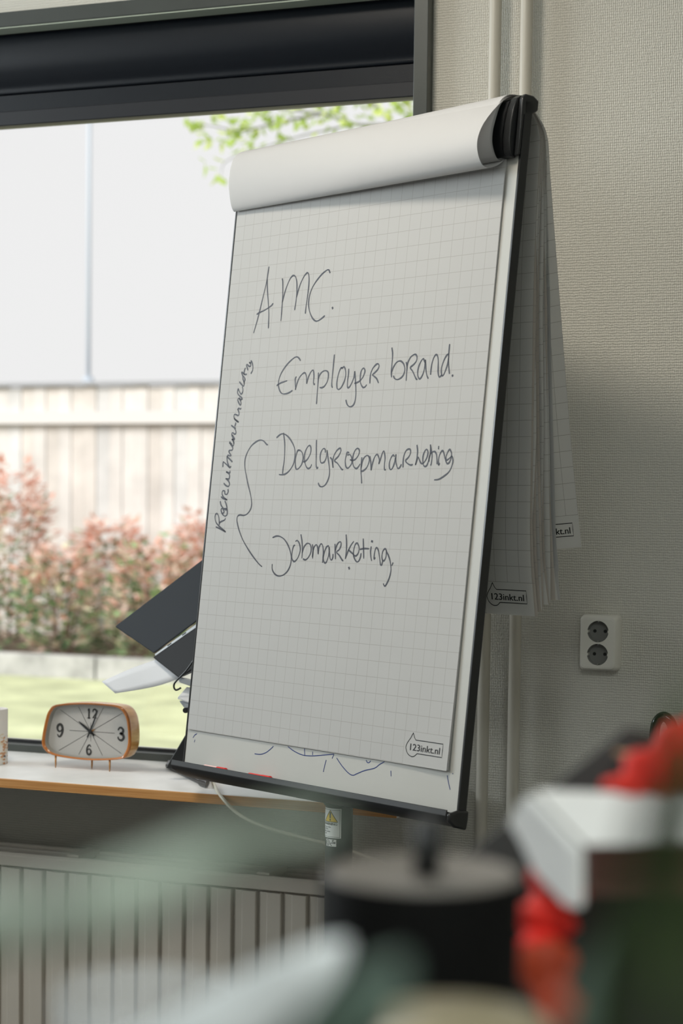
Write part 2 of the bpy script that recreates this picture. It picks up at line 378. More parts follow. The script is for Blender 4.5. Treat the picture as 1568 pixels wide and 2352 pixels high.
# ---- radiator under the sill
RX0, RX1, RZ0, RZ1, RY = -3.2, -1.165, 0.15, 0.719, -0.168
rad = thing('radiator', 'taupe steel panel radiator with vertical ribs under the window sill', 'radiator', (-2.2, -0.12, RZ0))
build('front_panel', MB().box(RX0, RX1, RY + 0.012, RY + 0.018, RZ0, RZ1 - 0.004), M_RAD, rad)
cap = [(RY + 0.0125, RZ1 - 0.027), (RY, RZ1 - 0.0255), (RY, RZ1 - 0.0055), (RY + 0.0055, RZ1), (RY + 0.012, RZ1), (RY + 0.019, RZ1 - 0.003), (RY + 0.019, RZ1 - 0.027)]
smooth_by_angle(build('top_rim', MB().prism(cap, RX0, RX1, lambda p, q, t: (t, p, q)), M_RAD, rad, bevel=0.001), 30)
build('back_panel', MB().box(RX0, RX1, -0.066, -0.058, RZ0, RZ1 - 0.002), M_RAD, rad, bevel=0.002)
build('wall_rail', MB().box(RX0, RX1, -0.082, -0.0665, RZ1 - 0.03, RZ1 - 0.008), M_RAD, rad, bevel=0.002)
XG = -1.9630
rib = MB(); hw = 0.0158
pr = [(-hw - .0135, RY + 0.0121), (-hw - .0135, RY + .0055), (-hw - .0125, RY + .0048), (-hw, RY + 0.0048), (-hw + 0.0028, RY + 0.0006), (-hw + 0.004, RY), (hw - 0.003, RY), (hw - 0.0015, RY + 0.0006), (hw, RY + 0.0121)]
rib.prism(pr, RZ0 + 0.03, RZ1 - 0.0300, lambda p, q, t: (p, q, t))
i0 = 0
for k in range(-26, 16):
    x = XG + 0.0501 * k - hw
    if x - hw - .0135 < RX0 + .01 or x + hw > RX1 - .005: continue
    if i0 == 0:
        ro = build('rib', rib, M_RAD); ro.parent = rad; mesh = ro.data
    else:
        ro = bpy.data.objects.new('rib', mesh); COL.objects.link(ro); ro.parent = rad
    ro.location = Vector((x, 0, 0)) - rad.location; i0 += 1
for x in (-1.8579, -1.8579 - 0.82, -1.8579 + 0.40):
    br = MB().box(x - 0.013, x + 0.013, -0.149, -0.0665, RZ1 - 0.012, RZ1 + 0.003)
    build('bracket', br, M_RAD, rad, bevel=0.001)

# ================================================================== flip chart easel
BO = Vector((-1.1914, -0.4623, 1.4791)); BU = Vector((0.8912, -0.4536, 0.0)); BV = Vector((-0.0495, -0.0972, -0.9940)); BN = Vector((-0.4509, -0.8859, 0.1091))
def BP(a, wv, b): return BO + BU * (a / 1000) + BN * (wv / 1000) + BV * (b / 1000)     # right, out of the board, down (mm)
PX, PY = -1.1732, -0.4793
es = thing('flip_chart_easel', 'black framed flip chart easel with white board and pen tray', 'easel', (PX, PY, 0))
def bbox_(a0, a1, w0, w1, b0, b1): return MB().box(a0, a1, w0, w1, b0, b1, lambda p, q, t: BP(p, q, t))
build('board_panel', bbox_(-329, 349, -11, 0, -518, 536), M_WHITEB, es)
build('frame_rail', bbox_(-333, -329, -14, 1.5, -522, 540), M_BLACK, es, bevel=0.001)
build('frame_rail', bbox_(348.5, 353, -15, 1.8, -522, 545), M_BLACK, es, bevel=0.001)
build('frame_rail', bbox_(-329, 348.5, -14, -11.2, 500, 540), M_BLACK, es)
# clamp bar at the top, with a chunky end cap
cp = [(-14, -528), (2, -527), (13, -520), (20, -500), (22, -470), (19, -448), (12, -438), (2, -437), (2, -470), (-14, -505)]
smooth_by_angle(build('clamp_bar', MB().prism(cp, -326, 330, lambda p, q, t: BP(t, p, q)), M_BLACK, es), 35)
ce = [(-26, -527), (-14, -532), (4, -530), (17, -524), (26, -508), (31, -485), (32, -462), (28, -446), (20, -437), (6, -436), (2.5, -440), (2.5, -500), (-16, -505), (-26, -512)]
smooth_by_angle(build('clamp_end_cap', MB().prism([(p * .62 if p > 0 else p, q) for p, q in ce], 330, 344, lambda p, q, t: BP(t, p, q)), M_BLACK, es, bevel=0.0015), 35)
ce2 = [(-26, -527), (-14, -532), (2, -531), (8, -524), (8, -438), (2.5, -440), (2.5, -500), (-16, -505), (-26, -512)]
smooth_by_angle(build('clamp_end_cap', MB().prism([(p, q) for p, q in ce2], 344.3, 353, lambda p, q, t: BP(t, p, q)), M_BLACK, es, bevel=0.002), 35)
# pen tray
tp = [(22.5, 531), (23.5, 540), (20, 546), (8, 553), (-14, 560), (-48, 565), (-48, 555), (-12, 545), (2, 541), (20, 540), (20, 531)]
smooth_by_angle(build('pen_tray', MB().prism(tp, -337, 349, lambda p, q, t: BP(t, p if p > -12.5 else -12.5 + (p + 12.5) * (1.0 if t < 0 else .1), q if p > -12.5 or t < 0 else min(q, 558))), M_BLACKM, es, bevel=0.0008), 30)
smooth_by_angle(build('tray_corner', MB().prism([(6, 531), (23.5, 536), (22, 548), (10, 556), (-15, 560), (-17, 545), (-17, 531)], 349.2, 357, lambda p, q, t: BP(t, p, q)), M_BLACK, es, bevel=0.003), 30)
# column and foot
def CYL(r, ang, z):   # ang measured from the side facing the room's viewer, positive to the right
    a0 = math.atan2(-3.3586 - PY, 0 - PX); a = a0 + ang; return Vector((PX + r * math.cos(a), PY + r * math.sin(a), z))
ZT = 0.9135
CR = 0.0222
smooth_by_angle(build('column', MB().tube([(PX, PY, 0.06), (PX, PY, 0.5), (PX, PY, ZT)], CR, 36), M_COLUMN, es), 50)
smooth_by_angle(build('column_collar', MB().lathe([(0, 0), (CR + .002, 0), (CR + .004, .004), (CR + .004, .03), (0, .03)], (PX, PY, ZT), 32), M_BLACKM, es), 40)
build('board_bracket', MB().hexa([BP(-40, -16, 480), BP(90, -16, 480), BP(90, -16, 560), BP(-40, -16, 560), BP(-20, -70, 490), BP(70, -70, 490), BP(70, -70, 560), BP(-20, -70, 560)]), M_BLACKM, es)
smooth_by_angle(build('lower_column', MB().tube([(PX, PY, 0.05), (PX, PY, 0.52)], 0.029, 32), M_BLACKM, es), 50)
for k in range(5):
    a = 2 * math.pi * k / 5 + .3
    build('foot_arm', MB().tube([(PX + .02 * math.cos(a), PY + .02 * math.sin(a), 0.07), (PX + .2 * math.cos(a), PY + .2 * math.sin(a), 0.05), (PX + .33 * math.cos(a), PY + .33 * math.sin(a), 0.02)], [.022, .018, .016], 10), M_BLACKM, es, smooth=True)
# warning label wrapped round the column
z1 = 0.9104; z0 = 0.8622
M_LABEL = mat('label_white', (0.72, 0.73, 0.70), 0.45); M_YEL = mat('label_yellow', (0.72, 0.50, 0.03), 0.4)
A0, A1 = -2.02, 0.15
def lab(s, t, lift=0.0): return CYL(CR + 0.0003 + lift, A0 + (A1 - A0) * s, z0 + (z1 - z0) * t)
lb = build('warning_label', MB().grid(lambda i, j: lab(i, j), 24, 4), M_LABEL, es, smooth=True, label='white warning label with yellow triangle')
W_ = (A1 - A0) * CR; H_ = z1 - z0       # label size in metres
def labm(x, y, lift=0.0002): return lab(x / W_, y / H_, lift)
ln = MB()
for q in ([(0.0012, 0.0012), (0.0012, H_ - .0012)], [(W_ - .0022, 0.0012), (W_ - .0022, H_ - .0012)]):
    ribbon(ln, [(q[0][0], q[0][1] + (q[1][1] - q[0][1]) * i / 4) for i in range(5)], 0.0005, lambda a, b, l: labm(a, b, .0003))
for y in (0.0020, H_ - .0024): ribbon(ln, [(0.0012 + (W_ - .0034) * i / 16, y) for i in range(17)], 0.0005, lambda a, b, l: labm(a, b, .0003))
build('label_border', ln, M_PRINT, lb)
tx = W_ - 0.0186; tw = 0.0132; ty0, ty1 = H_ * 0.545, H_ * 0.935
tri = [(tx - tw, ty0), (tx + tw, ty0), (tx, ty1)]
def fan(poly, lift, k=8):
    mb = MB()
    mb.grid(lambda i, j: labm(*( [ (poly[0][c] * (1 - i) + poly[1][c] * i) * (1 - j) + poly[2][c] * j for c in (0, 1)]), lift), k, k); return mb
build('warning_triangle', fan(tri, .0002), M_YEL, lb)
tb = MB(); ed = []
for i in range(3):
    a, b = tri[i], tri[(i + 1) % 3]; ed += [(a[0] + (b[0] - a[0]) * k / 8, a[1] + (b[1] - a[1]) * k / 8) for k in range(8)]
ribbon(tb, ed + [ed[0]], 0.0010, lambda a, b, l: labm(a, b, .0004))
ribbon(tb, [(tx, ty0 + .0150), (tx, ty0 + .0066)], [0.0030, 0.0022], lambda a, b, l: labm(a, b, .0005)); ribbon(tb, [(tx, ty0 + .0042), (tx, ty0 + .0025)], 0.0024, lambda a, b, l: labm(a, b, .0005))
text_mesh(tb, 'WARNING', lambda x, y: labm(x, y, .0004), 0.0042, tx - .0155, H_ * 0.435, 1.0)
text_mesh(tb, 'WARNING', lambda x, y: labm(x, y, .0004), 0.0042, tx - .0152, H_ * 0.4375, 1.0)
for i, (t_, yy) in enumerate((('Spring under', .345), ('pressure', .275), ('Feder unter', .195), ('Druck', .125))): text_mesh(tb, t_, lambda x, y: labm(x, y, .0004), 0.0029, tx - .0175, H_ * yy, 0.95)
build('label_print', tb, M_PRINT, lb)
# small test-mark sticker under it
st = MB().grid(lambda i, j: CYL(CR + .0003, -1.12 + i * 0.93, z0 - .0135 + .0115 * j), 10, 2)
stk = build('test_mark_sticker', st, M_LABEL, es, smooth=True)
sm = MB()
def stm(x, y, l=0): return CYL(CR + .0006, -1.12 + x / CR, z0 - .0135 + y)
ribbon(sm, [(0.0050 + .0037 * math.cos(a * .35), .0058 + .0045 * math.sin(a * .35)) for a in range(19)], .0009, stm)
ribbon(sm, [(0.0050 + .0016 * math.cos(a * .35), .0058 + .0022 * math.sin(a * .35)) for a in range(19)], .0007, stm)
ribbon(sm, catmull([(.0165, .0098), (.0150, .0104), (.0138, .0085), (.0165, .0070), (.0190, .0068), (.0180, .0052), (.0130, .0058), (.0108, .0048), (.0112, .0022), (.0130, .0014)], 3), .0011, stm)
build('test_mark_print', sm, M_PRINT, stk)
# old blue marker strokes on the white board
MARKS = {"board_marks":[[[-275,998],[-246,997],[-219,989],[-199,977],[-182,964]],[[-106,957],[-74,968],[-30,976],[18,974],[69,966],[123,957]],[[123,959],[117,971]],[[89,980],[84,1000],[81,1018]],[[139,968],[165,988],[198,1007],[222,1013],[243,1005],[276,992],[319,980],[341,966],[362,955]],[[278,960],[285,966],[293,965],[298,960]],[[-23,955],[-18,977]],[[642,966],[649,984],[659,1005]],[[-622,979],[-614,969],[-603,964]],[[-613,993],[-611,986]],[[395,980],[398,995]],[[19,961],[20,970]],[[664,957],[665,958]]]}
for L in MARKS.values():
    for s in L:
        mk = MB(); ribbon(mk, [(a / 2, b / 2) for a, b in (catmull(s, 4) if len(s) > 2 else s)], 1.5, lambda a, b, l: BP(a, .25, b)); build('marker_stroke', mk, M_BLUE, es)

# ---- markers lying in the tray
def marker(a0, a1, label, capcol, bodycol):
    t = thing('whiteboard_marker', label, 'marker', BP((a0 + a1) / 2, 11, 537.5), 'markers in the pen tray')
    f = lambda a: BP(a, 11, 535.4)
    m = a0 + (a1 - a0) * .6
    build('barrel', MB().tube([f(a0), f(m)], 0.0053, 14), bodycol, t, smooth=False); build('cap', MB().tube([f(m), f(a1 - 2), f(a1)], [.0058, .0058, .004], 14), capcol, t)
M_RED = mat('marker_red', (0.62, 0.02, 0.015), 0.3); M_PINK = mat('marker_pinkwhite', (0.80, 0.52, 0.50), 0.35)
marker(-255, -196, 'pale pink marker with red cap at the tray left end', M_RED, M_PINK)
marker(-132, -76, 'short red marker lying in the tray below the handwriting', M_RED, M_RED)

# ================================================================== flip chart pad
STROKES = {'amc':[[[-442,-644],[-444,-621],[-447,-592],[-458,-545],[-470,-495],[-480,-458],[-492,-421]],[[-445,-602],[-438,-564],[-427,-522],[-418,-484],[-415,-454],[-413,-433]],[[-483,-485],[-469,-490],[-444,-496],[-421,-504],[-409,-509],[-400,-516]],[[-363,-597],[-359,-587],[-354,-554],[-351,-523],[-350,-496],[-349,-471],[-349,-454]],[[-351,-516],[-345,-541],[-336,-567],[-323,-591],[-311,-602],[-301,-603],[-292,-597],[-284,-581],[-280,-560],[-278,-536],[-279,-509],[-281,-487]],[[-277,-530],[-272,-550],[-263,-573],[-250,-594],[-238,-605],[-230,-606],[-224,-598],[-220,-580],[-219,-552],[-221,-515],[-223,-491],[-223,-471]],[[-116,-597],[-120,-604],[-127,-608],[-139,-605],[-159,-594],[-184,-573],[-201,-552],[-210,-529],[-211,-504],[-205,-482],[-193,-463],[-178,-448],[-163,-441],[-149,-443],[-135,-449],[-122,-456]],[[-87,-481],[-85,-478]]],
'employer':[[[-225,-314],[-234,-322],[-246,-327],[-263,-323],[-292,-305],[-317,-280],[-329,-256],[-329,-235],[-319,-217],[-306,-207],[-290,-205],[-270,-208],[-253,-215]],[[-337,-235],[-321,-242],[-302,-246],[-286,-249]],[[-239,-260],[-243,-253],[-240,-236],[-236,-217]],[[-237,-218],[-231,-240],[-221,-258],[-209,-268],[-199,-272],[-191,-268],[-185,-255],[-181,-236]],[[-181,-236],[-176,-255],[-167,-271],[-157,-279],[-151,-273],[-147,-256],[-147,-240],[-143,-231],[-140,-233]],[[-126,-268],[-124,-251],[-123,-224],[-122,-193],[-121,-167]],[[-124,-248],[-118,-262],[-105,-272],[-89,-274],[-77,-268],[-74,-251],[-79,-235],[-90,-223],[-102,-219],[-112,-220]],[[-54,-324],[-54,-295],[-54,-262],[-54,-236],[-52,-223],[-48,-218]],[[-7,-278],[-14,-280],[-21,-270],[-27,-249],[-28,-228],[-24,-214],[-16,-210],[-5,-216],[7,-234],[12,-254],[8,-273],[1,-282],[-6,-281],[-12,-278]],[[24,-274],[25,-256],[24,-238],[25,-221],[29,-214],[38,-218],[48,-234],[54,-250],[55,-265]],[[55,-265],[61,-241],[68,-210],[71,-182],[67,-162],[56,-153],[43,-153],[32,-161],[25,-174]],[[60,-227],[71,-229],[84,-234],[97,-246],[104,-262],[101,-271],[94,-274],[86,-265],[84,-247],[87,-230],[94,-219],[103,-212],[112,-214],[118,-220]],[[133,-225],[132,-238],[133,-256],[141,-272],[153,-282],[163,-285],[169,-279],[166,-269],[153,-258],[142,-251],[150,-246],[163,-238],[174,-224]]],
'brand':[[[222,-332],[227,-316],[229,-295],[229,-273],[230,-255],[233,-240]],[[231,-255],[237,-270],[248,-284],[260,-289],[273,-287],[284,-278],[291,-263],[289,-248],[279,-237],[262,-231],[248,-235],[242,-243]],[[295,-283],[300,-271],[301,-249],[302,-226]],[[300,-270],[303,-284],[313,-299],[324,-305],[334,-306],[341,-299],[341,-287],[331,-276],[316,-266],[328,-254],[341,-237],[348,-229],[352,-228]],[[381,-278],[374,-288],[370,-291],[362,-284],[354,-269],[351,-253],[354,-238],[362,-229],[370,-234],[378,-250],[381,-269],[381,-286]],[[381,-286],[385,-266],[390,-248],[396,-235],[401,-229]],[[410,-241],[410,-255],[412,-276],[418,-293],[426,-301],[433,-297],[438,-284],[441,-263],[443,-246],[447,-234],[451,-231],[458,-235],[462,-235]],[[481,-300],[472,-295],[462,-278],[456,-258],[458,-242],[463,-234],[469,-239],[477,-256],[482,-274],[483,-297]],[[482,-329],[482,-310],[483,-287],[487,-264],[493,-240]],[[507,-234],[508,-232]]],
'doelgroep':[[[-311,-59],[-300,-66],[-286,-71],[-269,-69],[-247,-58],[-226,-40],[-211,-20],[-206,1],[-207,20],[-214,37],[-230,54],[-249,64],[-269,66],[-280,65]],[[-277,-73],[-267,-42],[-262,-12],[-260,20],[-262,45],[-262,62]],[[-187,-14],[-194,-14],[-200,1],[-202,20],[-198,39],[-191,48],[-179,44],[-167,31],[-163,12],[-169,-5],[-181,-14],[-190,-15]],[[-161,22],[-152,23],[-137,12],[-127,-6],[-128,-23],[-136,-30],[-146,-24],[-155,-9],[-157,10],[-151,27],[-141,41],[-131,46],[-121,42],[-116,33]],[[-103,-46],[-100,-21],[-96,9],[-93,34],[-88,45],[-83,42]],[[-53,-7],[-54,-14],[-61,-19],[-70,-14],[-76,-2],[-76,13],[-71,26],[-62,28],[-52,23],[-45,9],[-44,-12]],[[-45,-12],[-36,13],[-27,38],[-22,59],[-24,78],[-35,97],[-49,105],[-64,104],[-73,94]],[[-25,11],[-16,18],[-11,32],[-7,44]],[[-7,43],[-11,26],[-9,7],[1,-9],[14,-18],[22,-17],[23,-7],[13,8],[-3,21],[13,30],[29,43],[38,50],[43,50]],[[64,-4],[56,-5],[52,6],[50,22],[55,39],[64,46],[74,41],[83,29],[81,15],[73,4],[64,2],[59,4]],[[74,19],[86,21],[101,16],[113,1],[113,-12],[104,-17],[94,-12],[87,2],[85,19],[90,35],[99,45],[109,47],[117,41],[123,33]],[[129,13],[129,31],[131,56],[136,76],[140,94]],[[132,56],[143,54],[157,44],[165,27],[165,15],[158,7],[149,7],[138,15],[132,29],[131,46]]],
'marketing_upper':[[[167,10],[174,29],[179,53]],[[179,52],[182,33],[188,15],[195,5],[202,4],[209,12],[213,22],[213,33]],[[213,32],[218,18],[224,0],[229,-7],[234,-1],[239,16],[239,35],[241,50],[246,52]],[[281,10],[276,6],[269,11],[262,26],[262,39],[266,49],[273,51],[280,43],[286,26],[288,5]],[[288,5],[289,20],[295,37],[303,48],[311,45],[317,36]],[[326,44],[324,26],[325,9],[332,-6],[344,-12],[353,-8],[353,4],[345,15],[335,23],[340,30],[352,36],[363,38],[368,36]],[[380,-23],[385,-5],[385,17],[381,38]],[[382,36],[386,23],[390,14],[395,19],[402,29],[411,34],[421,28],[430,14],[432,-1],[425,-10],[418,-5],[412,10],[413,27],[418,39],[426,43],[434,37],[440,20]],[[440,-23],[446,-6],[452,10],[452,29],[450,39]],[[440,27],[440,16],[443,5],[453,-2],[463,-2],[471,7],[475,22],[477,35]],[[441,-20],[443,3],[439,22]],[[477,-18],[477,-10]],[[488,34],[484,38],[482,22],[485,7],[494,-5],[502,2],[510,19],[520,34],[529,32],[535,21],[536,4],[527,-8],[520,-2],[514,11],[514,20],[518,24],[528,19],[538,12]],[[538,12],[544,21],[544,37],[534,58],[514,72],[492,82],[472,84]]],
'jobmarketing':[[[-281,276],[-263,271],[-243,272],[-220,281],[-199,298],[-184,318],[-175,340],[-175,362],[-185,382],[-204,397],[-229,403],[-252,397],[-268,382],[-271,365]],[[-163,299],[-169,303],[-173,321],[-172,340],[-163,351],[-153,351],[-140,338],[-132,314],[-140,293],[-152,283],[-160,286]],[[-136,264],[-128,284],[-122,311],[-120,340]],[[-121,322],[-115,304],[-102,292],[-87,293],[-78,305],[-78,321],[-87,336],[-100,345],[-113,343]],[[-73,295],[-67,313],[-66,339]],[[-67,334],[-67,313],[-61,299],[-53,295],[-45,304],[-40,324]],[[-40,324],[-39,304],[-30,291],[-21,298],[-15,317],[-14,338],[-14,352]],[[8,297],[-2,301],[-10,319],[-12,338],[-6,350],[3,351],[10,337],[14,316],[11,301]],[[11,301],[16,321],[21,336],[29,342],[34,334],[34,323]],[[39,291],[43,312],[48,338]],[[43,312],[47,296],[57,284],[67,284],[68,296],[61,308],[50,316],[65,326],[82,341],[86,341]],[[89,260],[95,287],[97,314],[96,336]],[[97,332],[106,311],[117,292],[128,280]],[[107,307],[120,314],[136,322]],[[134,324],[146,325],[156,315],[157,299],[148,286],[139,287],[133,302],[133,321],[142,336],[153,344],[162,340],[168,327],[169,317]],[[173,271],[178,298],[184,332]],[[163,304],[182,301],[204,301]],[[214,295],[213,310],[218,329],[222,338]],[[213,277],[218,278]],[[237,329],[233,332],[232,318],[235,301],[241,297],[250,307],[259,330],[265,348],[271,349],[274,336]],[[287,306],[280,299],[271,306],[268,322],[273,335],[281,336],[287,324],[287,306]],[[287,307],[301,324],[311,344],[316,367],[310,393],[296,415],[287,408]],[[322,342],[318,350]],[[117,363],[120,367]]],
'brace':[[[-356,-36],[-362,-37],[-379,-48],[-397,-52],[-417,-48],[-440,-36],[-456,-21],[-468,-1],[-472,18],[-468,42],[-457,67],[-443,97],[-427,126],[-416,151],[-412,169],[-417,185],[-432,199],[-450,204],[-472,203],[-483,208],[-485,219],[-479,235],[-464,260],[-440,289],[-407,319],[-375,344],[-344,365],[-324,375]]],
'recruitment':[[[-542,262],[-568,254],[-599,246]],[[-544,261],[-572,248],[-599,232],[-609,215],[-608,203],[-599,200],[-589,210],[-584,224],[-581,238]],[[-582,232],[-569,226],[-555,222],[-550,216]],[[-571,200],[-561,194],[-569,184],[-577,182],[-578,190],[-568,202],[-554,208],[-543,202],[-546,184],[-563,182]],[[-588,158],[-581,171],[-562,184],[-547,186],[-550,172],[-562,156]],[[-585,142],[-571,148],[-551,152]],[[-551,152],[-572,143],[-582,131],[-580,121],[-569,122],[-566,131],[-556,133],[-549,125],[-551,116]],[[-577,95],[-564,103],[-550,105],[-545,97],[-553,87],[-569,78]],[[-569,79],[-551,79],[-550,67],[-557,61],[-570,55]],[[-570,55],[-551,59],[-550,52]],[[-593,37],[-593,23],[-590,21],[-574,29],[-554,40],[-547,36]],[[-554,40],[-568,23],[-574,7]],[[-543,20],[-560,10],[-575,2]],[[-574,6],[-570,-2],[-557,0],[-553,-2],[-566,-14],[-563,-19],[-549,-20],[-547,-28],[-557,-38],[-568,-46]],[[-567,-45],[-553,-37],[-545,-36],[-543,-46],[-556,-58]],[[-556,-57],[-542,-57],[-548,-66],[-557,-72]],[[-567,-48],[-555,-42]],[[-544,-43],[-547,-52],[-555,-58]],[[-546,-57],[-554,-66],[-560,-75],[-556,-80],[-542,-75],[-537,-80],[-541,-89],[-546,-94]],[[-542,-95],[-553,-99],[-567,-106]],[[-546,-103],[-544,-109],[-543,-115]],[[-529,-116],[-542,-122],[-554,-129]],[[-529,-117],[-549,-126],[-557,-135],[-555,-143],[-545,-142],[-535,-139],[-530,-142],[-532,-151],[-539,-160]],[[-539,-160],[-534,-164],[-525,-161],[-521,-164]],[[-520,-196],[-528,-193],[-537,-199],[-544,-195],[-540,-186],[-528,-175],[-524,-179],[-529,-190],[-537,-198]],[[-521,-194],[-524,-200],[-539,-208],[-549,-217],[-549,-226],[-547,-231],[-539,-221],[-530,-213],[-523,-216],[-521,-226],[-526,-238]],[[-544,-255],[-533,-247],[-521,-240],[-517,-244],[-518,-254]],[[-520,-254],[-515,-261],[-520,-270],[-527,-274],[-527,-266],[-521,-257],[-516,-249]],[[-529,-275],[-537,-288],[-526,-284],[-520,-280]],[[-509,-280],[-519,-280],[-526,-283]],[[-524,-283],[-523,-293],[-519,-302]],[[-504,-295],[-510,-304],[-514,-312],[-510,-314],[-501,-308],[-493,-307],[-491,-313],[-499,-321]],[[-499,-320],[-492,-318],[-490,-323]],[[-491,-326],[-484,-318],[-478,-305],[-478,-292],[-485,-282]]]}
pad = thing('flip_chart_pad', 'large grid paper flip chart pad with handwritten notes clamped on the easel', 'flip chart', BP(0, 4, 476))
def lift(a, b):      # gentle curl of the bottom-right corner and right edge
    c = max(0, (a - 120) / 205) * max(0, (b - 120) / 355); return 3.2 + 4.0 * c ** 2 + 0.3 * math.sin(b / 90) * max(0, a / 325)
def PG(a, wv, b): return BP(a, lift(a, b) + wv, b)
pg = MB().grid(lambda i, j: PG(-325 + 650 * i, 0, -470 + 946 * j), 26, 38, lambda i, j: (-325 + 650 * i, -470 + 946 * j))
sheet = build('front_sheet', pg, M_PAPER, pad, smooth=True)
under = MB().grid(lambda i, j: BP(-325 + 649.5 * i, .5 + 1.0 * 1 + (lift(-325 + 649.5 * i, -470 + 944 * j) - 3.2) * .55, -470 + 945 * j), 26, 38, lambda i, j: (-325 + 650 * i, -470 + 946 * j))
build('under_sheets', under, M_PAPERW, pad, solid=0.0016)
for wname, L in STROKES.items():
    ink = MB()
    wd = 2.75 if wname == 'recruitment' else 2.6
    for s in L:
        pts = [(a / 2, b / 2) for a, b in s]
        if len(pts) > 2: pts = catmull(pts, 5)
        if len(pts) == 2 and math.dist(*pts) < 3.5: ww = 3.4
        else: ww = [wd * (0.9 + 0.18 * math.sin(k * 0.37)) for k in range(len(pts))]; ww[-1] *= .75
        ribbon(ink, pts, ww, lambda a, b, l: PG(a, .35, b))
    build('handwriting', ink, M_INK, sheet)
OUTL = [(243.7, 427.0), (239.1, 434.9), (233.3, 442.0), (230.3, 447.9), (230.9, 452.5), (234.1, 457.8), (239.4, 461.4), (245.7, 462.8), (250.9, 461.6), (254.0, 459.4), (256.4, 457.2)]
def logo(parent, fn):
    mb = MB(); o = [OUTL[0]] + catmull(OUTL[1:], 4) + [(284, 457.2), (311.9, 457.3), (311.8, 447), (311.8, 437.3), (280, 437.2), (250.9, 437.2), (247.2, 433.4), (243.7, 427.0)]
    ribbon(mb, o, 0.85, lambda a, b, l: fn(a, .3, b))
    wd = text_mesh(mb, '123inkt.nl', lambda x, y: fn(x, .3, y), 1.0, 0, 0, 1.0); mb2 = MB(); k = 70.0 / wd
    mb = MB(); ribbon(mb, o, 1.25, lambda a, b, l: fn(a, .3, b))
    for dx in (-.28, 0, .28): text_mesh(mb, '123inkt.nl', lambda x, y: fn(236.2 + dx + x, .3 + dx * .2, 453.4 - y), 10.6, 0, 0, k / 10.6)
    return build('printed_logo', mb, M_PRINT, parent)
logo(sheet, PG)
# turned-over sheets curling round the clamp
RP = [(-446, 3), (-434, 8), (-423, 21), (-416, 38), (-419, 52), (-433, 62), (-450, 65), (-471, 59), (-493, 45), (-516, 25), (-529, 8), (-536, -8), (-538, -24)]
LP = [(-446, 3), (-434, 4), (-429, 6), (-426, 9), (-430, 14), (-440, 19), (-457, 24), (-477, 27), (-499, 26), (-517, 21), (-529, 10), (-536, -6), (-538, -24)]
IR = [(-446, 2.4), (-437, 6), (-433, 12), (-434, 20), (-441, 27), (-455, 33.5), (-472, 34.5), (-490, 31), (-508, 26), (-522, 18), (-531, 6), (-535, -8), (-536, -24)]
IL = [(-446, 2.4), (-437, 3.5), (-433, 5), (-431, 8), (-435, 12), (-445, 17), (-460, 21.5), (-478, 23.5), (-498, 23), (-515, 18.5), (-527, 9), (-533, -6), (-536, -24)]
def curl(Rr, Ll, a0, a1, off=0.0):
    r_ = catmull(Rr, 4); l_ = catmull(Ll, 4); nj = len(r_) - 1
    def fn(i, j):
        k = int(round(j * nj)); e = i ** 1.35
        return BP(a0 + (a1 - a0) * i, l_[k][1] * (1 - e) + r_[k][1] * e + off, l_[k][0] * (1 - e) + r_[k][0] * e)
    return MB().grid(fn, 24, nj, lambda i, j: (0, 0))
smooth = build('curled_sheet', curl(RP, LP, -326, 324), M_PAPERW, pad, smooth=True)
for k in range(4): build('inner_curled_sheet', curl([(b - .4 * k, w_ + .9 * k) for b, w_ in IR], [(b, w_ + .3 * k) for b, w_ in IL], -325, 323.2 - .5 * k), M_PAPERW, pad, smooth=True)
# sheets hanging behind the board
A_EDGE = [(-0.8575, -0.4827, 1.9699), (-0.8578, -0.4819, 1.9046), (-0.8602, -0.4828, 1.8259), (-0.8611, -0.4859, 1.7070), (-0.8579, -0.4927, 1.5079), (-0.8547, -0.4995, 1.3415), (-0.8446, -0.5008, 1.2309)]
C_EDGE = [(-0.8532, -0.4810, 1.9699), (-0.8517, -0.4772, 1.9051), (-0.8505, -0.4734, 1.8268), (-0.8467, -0.4713, 1.7081), (-0.8368, -0.4679, 1.5088), (-0.8280, -0.4702, 1.3416), (-0.8226, -0.4736, 1.2599)]
B_EDGE = [(-0.8512, -0.4692, 1.9719), (-0.8464, -0.4575, 1.9080), (-0.8414, -0.4478, 1.8298), (-0.8318, -0.4390, 1.7109), (-0.8210, -0.4342, 1.5906), (-0.8078, -0.4321, 1.4630), (-0.7914, -0.4340, 1.3371)]
